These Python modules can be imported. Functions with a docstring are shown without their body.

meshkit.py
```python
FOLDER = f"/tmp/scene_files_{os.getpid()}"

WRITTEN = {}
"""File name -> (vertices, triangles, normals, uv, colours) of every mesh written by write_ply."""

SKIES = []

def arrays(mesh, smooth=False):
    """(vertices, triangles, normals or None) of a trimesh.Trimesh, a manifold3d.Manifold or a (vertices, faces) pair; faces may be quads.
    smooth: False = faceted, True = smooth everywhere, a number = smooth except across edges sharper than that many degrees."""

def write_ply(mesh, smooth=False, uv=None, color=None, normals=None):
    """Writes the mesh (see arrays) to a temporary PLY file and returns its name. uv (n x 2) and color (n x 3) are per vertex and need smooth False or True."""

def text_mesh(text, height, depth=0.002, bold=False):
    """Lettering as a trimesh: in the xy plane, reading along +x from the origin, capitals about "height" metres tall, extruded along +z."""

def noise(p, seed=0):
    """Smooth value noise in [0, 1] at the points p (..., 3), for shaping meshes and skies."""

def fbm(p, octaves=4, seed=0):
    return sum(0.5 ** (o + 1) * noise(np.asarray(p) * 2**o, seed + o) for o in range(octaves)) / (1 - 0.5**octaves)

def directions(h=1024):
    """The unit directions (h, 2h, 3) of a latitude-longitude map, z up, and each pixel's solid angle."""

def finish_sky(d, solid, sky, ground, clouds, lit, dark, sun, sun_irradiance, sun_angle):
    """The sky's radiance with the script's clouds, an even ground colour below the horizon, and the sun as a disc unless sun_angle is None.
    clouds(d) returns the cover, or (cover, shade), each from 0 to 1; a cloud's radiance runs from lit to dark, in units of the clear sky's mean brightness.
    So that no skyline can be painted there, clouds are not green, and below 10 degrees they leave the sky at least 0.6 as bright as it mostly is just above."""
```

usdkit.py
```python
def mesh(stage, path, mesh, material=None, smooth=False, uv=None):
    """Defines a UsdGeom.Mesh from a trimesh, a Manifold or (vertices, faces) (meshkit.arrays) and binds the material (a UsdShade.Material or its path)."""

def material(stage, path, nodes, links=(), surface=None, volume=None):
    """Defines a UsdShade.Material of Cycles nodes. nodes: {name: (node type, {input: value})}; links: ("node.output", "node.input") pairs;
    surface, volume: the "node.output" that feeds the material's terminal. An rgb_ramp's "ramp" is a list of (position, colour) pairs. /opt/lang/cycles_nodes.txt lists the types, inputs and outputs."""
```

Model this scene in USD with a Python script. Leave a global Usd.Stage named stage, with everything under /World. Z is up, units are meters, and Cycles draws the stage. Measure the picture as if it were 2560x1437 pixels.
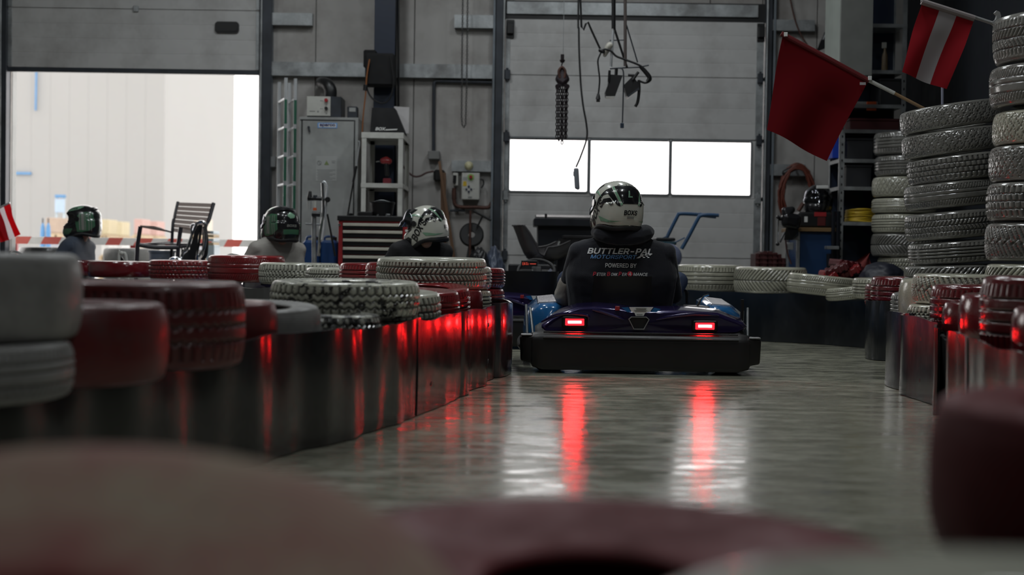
import math, random
import numpy as np, trimesh, manifold3d as m3
from shapely.geometry import Polygon, Point, box as sbox
from shapely import affinity
import usdkit, meshkit
from pxr import Usd, UsdGeom, UsdLux, UsdShade, Sdf, Gf, Vt

random.seed(7)
rng = np.random.default_rng(7)
stage = Usd.Stage.CreateInMemory()
UsdGeom.SetStageUpAxis(stage, UsdGeom.Tokens.z)
UsdGeom.SetStageMetersPerUnit(stage, 1.0)
UsdGeom.Xform.Define(stage, '/World')
UsdGeom.Scope.Define(stage, '/World/Looks')
PI = math.pi

# ------------------------------------------------------------------ camera
FPX, EYE = 3500.0, np.array([0.0, 0.0, 0.67])          # focal length in pixels of the 2560 x 1437 frame
PITCH, ROLL = math.atan(78.5 / FPX), math.radians(0.85)
_f = np.array([0, math.cos(PITCH), -math.sin(PITCH)]); _u0 = np.array([0, math.sin(PITCH), math.cos(PITCH)]); _r0 = np.array([1.0, 0, 0])
CR = _r0 * math.cos(ROLL) + _u0 * math.sin(ROLL)
CU = -_r0 * math.sin(ROLL) + _u0 * math.cos(ROLL)
cam = UsdGeom.Camera.Define(stage, '/World/camera')
cam.CreateHorizontalApertureAttr(36.0); cam.CreateVerticalApertureAttr(36.0 * 1437 / 2560)
cam.CreateFocalLengthAttr(36.0 * FPX / 2560)
cam.CreateFStopAttr(2.0); cam.CreateFocusDistanceAttr(8.3)
cam.CreateClippingRangeAttr(Gf.Vec2f(0.05, 2000))
cam.CreateExposureAttr(0.0)
cam.AddTransformOp().Set(Gf.Matrix4d(*CR, 0, *CU, 0, *(-_f), 0, *EYE, 1))

# ------------------------------------------------------------------ sky, sun, added fill lamps
SKY_RGB, SKY_LEVEL = (1.0, 0.965, 0.94), 0.80
sky = UsdLux.DomeLight.Define(stage, '/World/sky')
sky.CreateIntensityAttr(SKY_LEVEL); sky.CreateColorAttr(Gf.Vec3f(*SKY_RGB))
sun = UsdLux.DistantLight.Define(stage, '/World/sun')                 # stands high behind the hall, so only the yard gets it
sun.CreateIntensityAttr(1.6); sun.CreateAngleAttr(1.5); sun.CreateColorAttr(Gf.Vec3f(1, .97, .92))
sun.AddRotateXYZOp().Set(Gf.Vec3f(46, 0, 12))
FILL_W = 34.0                                                          # radiance of the unseen fill lamps added under the roof
FILL_RGB = (0.93, 0.98, 1.0)
FILL_LAMPS = [(-4.6, 9.0), (-1.6, 6.9), (1.2, 6.9), (-1.6, 11.3), (1.2, 11.3), (2.0, 0.2)]
for i, (x, y) in enumerate(FILL_LAMPS):
    l = UsdLux.RectLight.Define(stage, '/World/hall_light_%03d' % (i + 1))
    l.CreateWidthAttr(0.30); l.CreateHeightAttr(1.5); l.CreateIntensityAttr(FILL_W); l.CreateColorAttr(Gf.Vec3f(*FILL_RGB))
    l.AddTranslateOp().Set(Gf.Vec3d(x, y, 5.28))

# ------------------------------------------------------------------ helpers: measuring, things and parts
def ray(px, py):
    d = _f + CR * ((px - 1280) / FPX) + CU * ((718.5 - py) / FPX)
    return d / d[1]
def P(px, py, Y):
    """The point of the place that stands at distance Y and shows at this pixel of the photograph."""
    return EYE + ray(px, py) * Y
def S(Y):
    return Y / FPX                                                     # metres per pixel at distance Y
_used = {}
def numbered(parent, name):
    k = (parent, name); n = _used.get(k, 0); _used[k] = n + 1
    return name if n == 0 else '%s_%03d' % (name, n)
def xform_attr(prim, M):
    UsdGeom.Xformable(prim).AddTransformOp().Set(Gf.Matrix4d(*np.asarray(M, float).T.ravel()))
def T(x, y, z): return trimesh.transformations.translation_matrix([x, y, z])
def R(deg, axis, pt=None): return trimesh.transformations.rotation_matrix(math.radians(deg), axis, pt)
def RZ(deg): return R(deg, [0, 0, 1])
def RX(deg): return R(deg, [1, 0, 0])
def RY(deg): return R(deg, [0, 1, 0])

def tag(prim, label=None, cat=None, group=None, kind=None):
    for k, v in (('label', label), ('category', cat), ('group', group), ('kind', kind)):
        if v: prim.SetCustomDataByKey(k, v)

def as_tm(mesh):
    v, f, _ = meshkit.arrays(mesh)
    return trimesh.Trimesh(v, f, process=False)

class Thing:
    """One top-level object. Parts are given in world space (or in the thing's own space when local=True) and the thing's origin is set at its base."""
    def __init__(s, name, label=None, cat=None, group=None, kind=None, local=False, M=None):
        s.name, s.meta, s.parts, s.local, s.M = name, (label, cat, group, kind), [], local, M
    def part(s, name, mesh, mat, smooth=35, parent=None, label=None, attr=None, kind=None):
        s.parts.append((name, mesh, mat, smooth, parent, label, attr, kind)); return len(s.parts) - 1
    def done(s):
        ms = [meshkit.arrays(p[1])[0] for p in s.parts]
        if s.local:
            base, M = np.zeros(3), (np.eye(4) if s.M is None else s.M)
        else:
            allv = np.vstack(ms); base = np.array([*((allv.min(0) + allv.max(0)) / 2)[:2], allv[:, 2].min()]); M = T(*base)
        path = '/World/' + numbered('/World', s.name)
        single = len(s.parts) == 1 and s.parts[0][0] == s.name
        if not single:
            x = UsdGeom.Xform.Define(stage, path); xform_attr(x.GetPrim(), M); tag(x.GetPrim(), *s.meta)
        paths = []
        for i, (name, mesh, mat, smooth, parent, label, attr, kind) in enumerate(s.parts):
            if hasattr(mesh, 'vertices'): mesh = trimesh.Trimesh(np.array(mesh.vertices) - base, mesh.faces, process=False)
            else:
                v, f, _ = meshkit.arrays(mesh); mesh = trimesh.Trimesh(v - base, f, process=False)
            if single: p = path
            else:
                up = path if parent is None else paths[parent]
                p = up + '/' + numbered(up, name)
            paths.append(p)
            m = usdkit.mesh(stage, p, mesh, mat, smooth=smooth)
            if attr is not None:
                for an, av in attr.items():
                    UsdGeom.PrimvarsAPI(m).CreatePrimvar(an, Sdf.ValueTypeNames.FloatArray, 'vertex').Set(Vt.FloatArray.FromNumpy(np.asarray(av, np.float32)))
            if single: xform_attr(m.GetPrim(), M); tag(m.GetPrim(), *s.meta)
            else: tag(m.GetPrim(), label, kind=kind)
        s.path = path
        return s
    def copy(s, M, label=None, group=None):
        p = '/World/' + numbered('/World', s.name)
        x = UsdGeom.Xform.Define(stage, p); xform_attr(x.GetPrim(), M)
        x.GetPrim().GetReferences().AddInternalReference(s.path); x.GetPrim().SetInstanceable(True)
        tag(x.GetPrim(), label or s.meta[0], s.meta[1], group or s.meta[2])
        return x

def single(name, mesh, mat, label=None, cat=None, group=None, kind=None, smooth=35):
    t = Thing(name, label, cat, group, kind); t.part(name, mesh, mat, smooth); return t.done()

# ---- mesh makers
def cat_(ms): return trimesh.util.concatenate([as_tm(m) for m in ms])
def bx(lo, hi):
    m = trimesh.creation.box(np.abs(np.subtract(hi, lo))); m.apply_translation(np.add(lo, hi) / 2); return m
def rbx(lo, hi, r=.006, seg=3):
    """Box with rounded edges."""
    lo, hi = np.minimum(lo, hi), np.maximum(lo, hi); r = min(r, .49 * float((np.subtract(hi, lo)).min()))
    w = np.subtract(hi, lo)
    cs = m3.CrossSection.square([w[0] - 2 * r, w[1] - 2 * r]).offset(r, m3.JoinType.Round, 2, 4 * seg)
    c = r * .6
    mid = m3.Manifold.extrude(cs, w[2] - 2 * c).translate([r, r, c])
    small = m3.CrossSection.square([w[0] - 2 * r, w[1] - 2 * r]).offset(r - c, m3.JoinType.Round, 2, 4 * seg)
    full = m3.Manifold.extrude(small, w[2]).translate([r, r, 0])
    return as_tm(m3.Manifold.batch_hull([mid, full]).translate(list(lo)))
def hull_pts(p): return as_tm(m3.Manifold.hull_points(np.asarray(p, float)))
def spheres_hull(ps, rs, seg=20):
    return m3.Manifold.batch_hull([m3.Manifold.sphere(float(r), seg).translate([float(c) for c in p]) for p, r in zip(ps, rs)])
def smooth_path(pts, n=8):
    pts = np.asarray(pts, float)
    if len(pts) < 3: return pts
    out = []
    q = np.vstack([2 * pts[0] - pts[1], pts, 2 * pts[-1] - pts[-2]])
    for i in range(1, len(q) - 2):
        for t in np.arange(n) / n:
            p0, p1, p2, p3 = q[i - 1:i + 3]
            out.append(.5 * ((2 * p1) + (-p0 + p2) * t + (2 * p0 - 5 * p1 + 4 * p2 - p3) * t * t + (-p0 + 3 * p1 - 3 * p2 + p3) * t ** 3))
    out.append(pts[-1]); return np.array(out)
def tube(pts, r, sides=10, smooth=0, closed=False):
    p = np.asarray(pts, float)
    if smooth: p = smooth_path(p, smooth)
    n = len(p); rr = np.broadcast_to(np.asarray(r, float), (n,)) if np.ndim(r) == 0 or len(np.atleast_1d(r)) == n else np.interp(np.linspace(0, 1, n), np.linspace(0, 1, len(r)), r)
    t = np.gradient(p, axis=0)
    if closed: t = np.roll(p, -1, 0) - np.roll(p, 1, 0)
    t /= np.linalg.norm(t, axis=1, keepdims=True) + 1e-12
    a = np.zeros_like(p); ref = np.array([0, 0, 1.0]) if abs(t[0][2]) < .9 else np.array([1.0, 0, 0])
    for i in range(n):
        ref = ref - t[i] * (ref @ t[i]); ref /= np.linalg.norm(ref) + 1e-12; a[i] = ref
    b = np.cross(t, a); ang = np.arange(sides) * 2 * PI / sides
    v = (p[:, None] + rr[:, None, None] * (np.cos(ang)[None, :, None] * a[:, None] + np.sin(ang)[None, :, None] * b[:, None])).reshape(-1, 3)
    f = []
    m = n if closed else n - 1
    i, j = np.meshgrid(np.arange(m), np.arange(sides), indexing='ij')
    i2, j2 = (i + 1) % n, (j + 1) % sides
    q = np.stack([i * sides + j, i2 * sides + j, i2 * sides + j2, i * sides + j2], -1).reshape(-1, 4)
    f = np.vstack([q[:, [0, 2, 1]], q[:, [0, 3, 2]]])
    if not closed:
        v = np.vstack([v, p[0], p[-1]]); k = n * sides; js = np.arange(sides)
        f = np.vstack([f, np.stack([np.full(sides, k), js, (js + 1) % sides], 1), np.stack([np.full(sides, k + 1), (n - 1) * sides + (js + 1) % sides, (n - 1) * sides + js], 1)])
    m_ = trimesh.Trimesh(v, f, process=False)
    if m_.volume < 0: m_.invert()
    return m_
def cyl(a, b, r, sides=20, r2=None):
    return tube([a, b], [r, r if r2 is None else r2], sides)
def lathe(prof, n=32, M=None):
    """Profile of (radius, height) pairs turned about z."""
    prof = np.asarray(prof, float); k = len(prof); ang = np.arange(n) * 2 * PI / n
    v = np.stack([prof[:, 0][None] * np.cos(ang)[:, None], prof[:, 0][None] * np.sin(ang)[:, None], np.broadcast_to(prof[:, 1][None], (n, k))], -1).reshape(-1, 3)
    i, j = np.meshgrid(np.arange(n), np.arange(k - 1), indexing='ij'); i2 = (i + 1) % n
    q = np.stack([i * k + j, i2 * k + j, i2 * k + j + 1, i * k + j + 1], -1).reshape(-1, 4)
    m_ = trimesh.Trimesh(v, np.vstack([q[:, [0, 1, 2]], q[:, [0, 2, 3]]]), process=False)
    if M is not None: m_.apply_transform(M)
    return m_
def prism(poly, depth, M=None):
    """Polygon (list of points or shapely) pushed out along +z by depth, then placed by M."""
    g = poly if hasattr(poly, 'exterior') else Polygon(poly)
    m_ = trimesh.creation.extrude_polygon(g, depth, engine='earcut')
    if M is not None: m_.apply_transform(M)
    return m_
XZ = np.array([[1, 0, 0, 0], [0, 0, -1, 0], [0, 1, 0, 0], [0, 0, 0, 1.0]])   # lays an xy drawing up into the xz plane, its depth towards -y
def text(s, h, bold=False, depth=.001): return meshkit.text_mesh(s, h, depth, bold)
def xf(m, M):
    m = as_tm(m).copy(); m.apply_transform(M); return m
def grid_mesh(V, close_u=False):
    """V (nu, nv, 3) -> mesh."""
    nu, nv = V.shape[:2]; m = nu if close_u else nu - 1
    i, j = np.meshgrid(np.arange(m), np.arange(nv - 1), indexing='ij'); i2 = (i + 1) % nu
    q = np.stack([i * nv + j, i2 * nv + j, i2 * nv + j + 1, i * nv + j + 1], -1).reshape(-1, 4)
    return trimesh.Trimesh(V.reshape(-1, 3), np.vstack([q[:, [0, 1, 2]], q[:, [0, 2, 3]]]), process=False)
# ------------------------------------------------------------------ materials
MATS = {}
def mat(name, rgb, rough=.5, metal=0., var=.12, scale=6., bump=0., bscale=40., coat=0., spec=.5, dirt=None, dirt_amt=.5, dirt_scale=2.5, stretch=(1, 1, 1), rvar=.15, inst=0., **kw):
    """A painted, plastic, metal or cloth surface: colour with soft variation, optional dirt patches and fine relief."""
    if name in MATS: return MATS[name]
    c = np.array(rgb, float)
    n = {'tc': ('texture_coordinate', {}), 'mp': ('mapping', {'scale': stretch}), 'n': ('noise_texture', {'scale': scale, 'detail': 4., 'roughness': .6}),
         'r': ('rgb_ramp', {'ramp': [(.25, c * (1 - var)), (.75, np.minimum(c * (1 + var), 1))]}), 'p': ('principled_bsdf', {'metallic': metal, 'coat_weight': coat, 'specular_ior_level': spec, **kw}),
         'rr': ('map_range', {'value': 1., 'from_min': .2, 'from_max': .8, 'to_min': max(rough - rvar * rough, .02), 'to_max': min(rough + rvar * rough, 1)})}
    L = [('tc.object', 'mp.vector'), ('mp.vector', 'n.vector'), ('n.fac', 'r.fac'), ('n.fac', 'rr.value'), ('rr.result', 'p.roughness')]
    last = 'r.color'
    if dirt is not None:
        n |= {'n2': ('noise_texture', {'scale': dirt_scale, 'detail': 6., 'roughness': .65}), 'r2': ('map_range', {'from_min': .45, 'from_max': .7, 'to_min': 0., 'to_max': dirt_amt, 'clamp': True}), 'mx': ('mix', {'color2': dirt})}
        L += [('mp.vector', 'n2.vector'), ('n2.fac', 'r2.value'), ('r2.result', 'mx.fac'), (last, 'mx.color1')]; last = 'mx.color'
    if inst:
        n |= {'oi': ('object_info', {}), 'ir': ('map_range', {'from_min': 0., 'from_max': 1., 'to_min': 1 - inst, 'to_max': 1 + inst}), 'hs': ('hsv', {})}
        L += [('oi.random', 'ir.value'), ('ir.result', 'hs.value'), (last, 'hs.color')]; last = 'hs.color'
    L.append((last, 'p.base_color'))
    if bump:
        n |= {'nb': ('noise_texture', {'scale': bscale, 'detail': 3.}), 'b': ('bump', {'strength': bump, 'distance': .004})}
        L += [('mp.vector', 'nb.vector'), ('nb.fac', 'b.height'), ('b.normal', 'p.normal')]
    MATS[name] = usdkit.material(stage, '/World/Looks/' + name, n, L, surface='p.BSDF'); return MATS[name]
def glow(name, rgb, strength):
    MATS[name] = usdkit.material(stage, '/World/Looks/' + name, {'e': ('emission', {'color': rgb, 'strength': strength})}, [], surface='e.emission'); return MATS[name]
def glass_pane(name, tint=(1, 1, 1), rough=.02):
    MATS[name] = usdkit.material(stage, '/World/Looks/' + name, {'t': ('transparent_bsdf', {'color': tint}), 'g': ('glossy_bsdf', {'color': (1, 1, 1), 'roughness': rough}), 'f': ('fresnel', {'IOR': 1.45}), 'm': ('mix_closure', {})},
        [('f.fac', 'm.fac'), ('t.BSDF', 'm.closure1'), ('g.BSDF', 'm.closure2')], surface='m.closure'); return MATS[name]

def tyre_paint(name, rgb, rough=.33, chips=0., grime=.35, groove=.85, grime_rgb=(.05, .045, .04), gloss=.55, nscale=9., gmin=.48):
    """Painted tyre: paint over black rubber; the tread grooves stay unpainted, paint flakes off where 'chips' says."""
    c = np.array(rgb, float)
    n = {'tc': ('texture_coordinate', {}), 'oi': ('object_info', {}), 'sh': ('vector_math', {'math_type': 'multiply_add', 'vector2': (1, 1, 1)}), 'sc': ('vector_math', {'math_type': 'scale', 'scale': 37.}), 'cx': ('combine_xyz', {}),
         'n1': ('noise_texture', {'scale': 5., 'detail': 5., 'roughness': .6}), 'r1': ('rgb_ramp', {'ramp': [(.3, c * .8), (.7, np.minimum(c * 1.12, 1))]}),
         'n2': ('noise_texture', {'scale': nscale, 'detail': 7., 'roughness': .7}), 'm2': ('map_range', {'from_min': gmin, 'from_max': gmin + .24, 'to_min': 0., 'to_max': grime, 'clamp': True}), 'x2': ('mix', {'color2': grime_rgb}),
         'n3': ('noise_texture', {'scale': 22., 'detail': 6., 'roughness': .62}), 'm3': ('map_range', {'from_min': .74 - .3 * chips, 'from_max': .76 - .3 * chips, 'to_min': 0., 'to_max': 1., 'clamp': True}), 'x3': ('mix', {'color2': (.018, .017, .017)}),
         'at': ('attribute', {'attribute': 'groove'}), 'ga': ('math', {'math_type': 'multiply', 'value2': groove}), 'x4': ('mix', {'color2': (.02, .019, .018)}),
         'ir': ('map_range', {'from_min': 0., 'from_max': 1., 'to_min': .86, 'to_max': 1.12}), 'hs': ('hsv', {}),
         'rr': ('map_range', {'from_min': .3, 'from_max': .7, 'to_min': rough * .75, 'to_max': rough * 1.4}),
         'nb': ('noise_texture', {'scale': 70., 'detail': 4.}), 'b': ('bump', {'strength': .25, 'distance': .003}), 'p': ('principled_bsdf', {'specular_ior_level': .6, 'coat_weight': gloss, 'coat_ior': 2.0, 'coat_roughness': .13})}
    L = [('oi.random', 'cx.x'), ('oi.random', 'cx.z'), ('cx.vector', 'sc.vector1'), ('sc.vector', 'sh.vector3'), ('tc.object', 'sh.vector1')]
    for k in ('n1', 'n2', 'n3', 'nb'): L.append(('sh.vector', k + '.vector'))
    L += [('n1.fac', 'r1.fac'), ('oi.random', 'ir.value'), ('ir.result', 'hs.value'), ('r1.color', 'hs.color'), ('n2.fac', 'm2.value'), ('m2.result', 'x2.fac'), ('hs.color', 'x2.color1'),
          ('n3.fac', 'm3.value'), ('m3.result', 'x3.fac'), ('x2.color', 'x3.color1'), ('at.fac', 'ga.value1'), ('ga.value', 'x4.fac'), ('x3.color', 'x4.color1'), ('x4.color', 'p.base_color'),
          ('n2.fac', 'rr.value'), ('rr.result', 'p.roughness'), ('nb.fac', 'b.height'), ('b.normal', 'p.normal'), ('b.normal', 'p.coat_normal')]
    MATS[name] = usdkit.material(stage, '/World/Looks/' + name, n, L, surface='p.BSDF'); return MATS[name]

PAINT = {'white': tyre_paint('paint_white', (.60, .60, .50), rough=.2, chips=.25),
         'bone': tyre_paint('paint_bone', (.50, .49, .39), rough=.17, chips=.15, grime=.3),
         'grey': tyre_paint('paint_grey', (.22, .215, .195), rough=.15, chips=.08, grime=.55),
         'chipped': tyre_paint('paint_chipped', (.68, .68, .56), rough=.3, chips=.655, grime=.22),
         'flaked': tyre_paint('paint_flaked', (.52, .52, .45), rough=.35, chips=.86, grime=.5),
         'dull': tyre_paint('paint_dull', (.33, .325, .31), rough=.5, chips=.05, grime=.4, gloss=.1),
         'red': tyre_paint('paint_red', (.27, .016, .02), rough=.2, chips=.1, grime=.4, groove=.5),
         'deepred': tyre_paint('paint_deepred', (.15, .009, .014), rough=.15, chips=.08, grime=.45, groove=.5),
         'worn': tyre_paint('paint_worn', (.26, .045, .045), rough=.75, chips=.2, grime=.9, grime_rgb=(.40, .34, .25), gloss=0., nscale=3.2, gmin=.38),
         'softred': tyre_paint('paint_softred', (.17, .010, .016), rough=.62, chips=.15, grime=.4, gloss=0.),
         'dullred': tyre_paint('paint_dim_dullred', (.14, .016, .017), rough=.42, chips=.1, grime=.5, groove=.5, gloss=.12),  # duller red, darkened further to imitate the dim light at the near end
         'rubber': tyre_paint('paint_rubber', (.02, .02, .021), rough=.5, grime=.2, groove=0)}
M_BLACK = mat('black_plastic', (.012, .012, .013), .38, bump=.12, bscale=120)
M_MATTE = mat('matte_black', (.008, .008, .009), .85)
M_BUMPER = mat('bumper_plastic', (.010, .0095, .010), .42, bump=.1, bscale=60, dirt=(.03, .027, .025), dirt_amt=.2)
M_RUBBER = mat('black_rubber', (.014, .014, .015), .55, bump=.1)
M_STEEL = mat('galvanised_steel', (.42, .44, .45), .45, metal=.75, var=.25, scale=9, dirt=(.10, .09, .085), dirt_amt=.6)
M_DARKSTEEL = mat('dark_steel', (.055, .062, .075), .42, metal=.4, var=.2, dirt=(.03, .03, .03))
M_CHROME = mat('bright_chrome', (.75, .77, .8), .14, metal=1., var=.05)
M_ALU = mat('brushed_aluminium', (.66, .68, .70), .35, metal=.5, var=.08, scale=20, stretch=(1, 1, .1))
M_WHITE = mat('white_paint', (.62, .62, .58), .45, dirt=(.2, .19, .17), dirt_amt=.4)
M_OFFWHITE = mat('cream_enamel', (.56, .56, .52), .4, dirt=(.18, .17, .16), dirt_amt=.35)
M_GREYBOX = mat('grey_enamel', (.36, .37, .36), .42, dirt=(.12, .115, .11), dirt_amt=.35)
M_REDPAINT = mat('red_enamel', (.38, .03, .035), .3, coat=.3)
M_REDPLASTIC = mat('red_plastic', (.28, .018, .022), .32)
M_BLUEPLASTIC = mat('blue_plastic', (.012, .05, .16), .38)
M_BLUEPAINT = mat('blue_paint', (.02, .075, .17), .38, dirt=(.05, .05, .06), dirt_amt=.4)
M_NAVY = mat('navy_steel', (.012, .02, .042), .45)
M_NAVYWALL = mat('navy_cladding', (.004, .006, .011), .75)
M_ORANGE = mat('orange_plastic', (.62, .10, .02), .45)
M_YELLOW = mat('yellow_plastic', (.62, .42, .03), .45)
M_GREEN = mat('green_print', (.02, .12, .07), .5)
M_PRINT = mat('black_print', (.015, .015, .017), .5, var=.02)
M_PAPER = mat('white_print', (.72, .72, .70), .55, var=.04)
M_BROWN = mat('brown_timber', (.16, .085, .045), .5, var=.3, scale=3, stretch=(1, 1, .15))
M_WOOD = mat('grey_timber', (.32, .245, .215), .5, var=.3, scale=12, stretch=(.15, 1, 1))
M_RUST = mat('rusty_steel', (.09, .04, .03), .6, metal=.3, var=.4, scale=20)
M_GLASS = glass_pane('window_glass', (.97, .97, .98))
# ------------------------------------------------------------------ the hall
YW, CEIL = 14.7, 5.6
XL, XR, YB = -9.0, 4.05, -7.0
def X(px, y=400, Y=YW): return float(P(px, y, Y)[0])
def Z(py, x=1280, Y=YW): return float(P(x, py, Y)[2])

def concrete():
    n = {'g': ('geometry', {}), 'm1': ('mapping', {'scale': (.55, .9, 1)}), 'm2': ('mapping', {'scale': (.8, 2.0, 1)}), 'n1': ('noise_texture', {'scale': 1.3, 'detail': 7., 'roughness': .62}), 'n2': ('noise_texture', {'scale': 5., 'detail': 6., 'roughness': .68}),
         'r': ('rgb_ramp', {'ramp': [(.25, (.23, .225, .175)), (.5, (.355, .35, .27)), (.75, (.44, .435, .345))]}),
         'n3': ('noise_texture', {'scale': .9, 'detail': 8., 'roughness': .7}), 's3': ('map_range', {'from_min': .55, 'from_max': .68, 'to_min': 0., 'to_max': .65, 'clamp': True}), 'x': ('mix', {'color2': (.075, .068, .058)}),
         'rr': ('map_range', {'from_min': .34, 'from_max': .66, 'to_min': .08, 'to_max': .42}), 'rc': ('map_range', {'from_min': .36, 'from_max': .64, 'to_min': .07, 'to_max': .3}), 'nb': ('noise_texture', {'scale': 14., 'detail': 5., 'roughness': .6}), 'nb2': ('noise_texture', {'scale': 3., 'detail': 3.}),
         'ad': ('math', {'math_type': 'multiply_add', 'value2': .35}), 'b': ('bump', {'strength': .22, 'distance': .003}), 'p': ('principled_bsdf', {'specular_ior_level': .5, 'coat_weight': .55, 'coat_roughness': .14, 'coat_ior': 1.6})}
    L = [('g.position', 'm1.vector'), ('g.position', 'm2.vector'), ('m1.vector', 'n1.vector'), ('m2.vector', 'n2.vector'), ('m1.vector', 'n3.vector'), ('n1.fac', 'r.fac'), ('n3.fac', 's3.value'), ('s3.result', 'x.fac'), ('r.color', 'x.color1'), ('x.color', 'p.base_color'),
         ('n2.fac', 'rr.value'), ('rr.result', 'p.roughness'), ('rc.result', 'p.coat_roughness'), ('n2.fac', 'rc.value'), ('m2.vector', 'nb.vector'), ('m2.vector', 'nb2.vector'), ('nb.fac', 'ad.value1'), ('nb2.fac', 'ad.value3'), ('ad.value', 'b.height'), ('b.normal', 'p.normal'), ('b.normal', 'p.coat_normal')]
    return usdkit.material(stage, '/World/Looks/polished_concrete', n, L, surface='p.BSDF')
M_FLOOR = concrete()
M_WALL = mat('wall_cladding', (.43, .415, .40), .55, var=.10, scale=1.2, dirt=(.17, .145, .13), dirt_amt=.7, dirt_scale=1.1, bump=.06, bscale=8)
M_DOORPANEL = mat('door_panel_coating', (.58, .575, .57), .5, var=.06, scale=2, dirt=(.22, .20, .19), dirt_amt=.5, dirt_scale=1.6, bump=.05, bscale=30)
M_CEIL = mat('roof_sheet', (.30, .31, .32), .6)
M_JOINT = mat('joint_filler', (.34, .34, .33), .3, bump=.1)
M_CRACK = mat('joint_gap', (.03, .028, .025), .8)

# floor: slab between joint strips
t = Thing('floor', kind='structure')
joints = [6.25, 7.56, 8.8, 11.2]
ys = [YB - .1] + joints + [YW + .16]
for a, b in zip(ys[:-1], ys[1:]):
    t.part('slab', bx((XL - .2, a + .006, -.2), (XR + .2, b - .006, 0)), M_FLOOR)
for j in joints:
    t.part('joint', bx((XL - .2, j - .006, -.2), (XR + .2, j + .006, -.0015)), M_CRACK if j == 7.56 else M_JOINT)
t.done()
single('ceiling', bx((XL - .2, YB - .2, CEIL), (XR + .2, YW + .2, CEIL + .15)), M_CEIL, kind='structure')

D1 = (X(27), X(647)); D2 = (X(1262, 300), X(1902, 300)); DTOP = 3.28
def clad(name, spans, front, back):
    """Wall of upright sandwich panels. spans: (x0, x1, z0, z1, seams)."""
    t = Thing(name, kind='structure')
    for x0, x1, z0, z1, seams in spans:
        t.part('backing', bx((x0, front + .04, z0), (x1, back, z1)), M_GREYBOX)
        e = [x0] + [s for s in seams if x0 + .05 < s < x1 - .05] + [x1]
        for a, b in zip(e[:-1], e[1:]):
            t.part('wall_panel', rbx((a + .004, front, z0), (b - .004, front + .045, z1), .006), M_WALL)
    t.done()
seams = [X(786), X(1032), X(2037), X(2200)] + [X(786) - 1.03 * k for k in range(2, 8)] + [X(1032) + 1.03 * k for k in range(1, 4)]
seams = sorted(seams)
clad('wall_back', [(XL - .2, D1[0], 0, CEIL, seams), (D1[0], D1[1], DTOP, CEIL, seams), (D1[1], D2[0], 0, CEIL, seams), (D2[0], D2[1], DTOP, CEIL, seams), (D2[1], XR + .2, 0, CEIL, seams)], YW, YW + .16)
single('wall_left', bx((XL - .2, YB - .2, 0), (XL, YW, CEIL)), M_WALL, kind='structure')
single('wall_front', bx((XL, YB - .2, 0), (XR, YB, CEIL)), M_WALL, kind='structure')
t = Thing('wall_right', kind='structure')
for k in range(22):
    y0 = YB + k * 1.0; y1 = min(y0 + 1.0, YW)
    if y0 >= YW: break
    t.part('wall_panel', rbx((XR, y0 + .004, 0), (XR + .12, y1 - .004, CEIL), .006), M_NAVYWALL)
t.part('backing', bx((XR + .05, YB, 0), (XR + .2, YW, CEIL)), M_NAVYWALL)
t.done()

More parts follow.
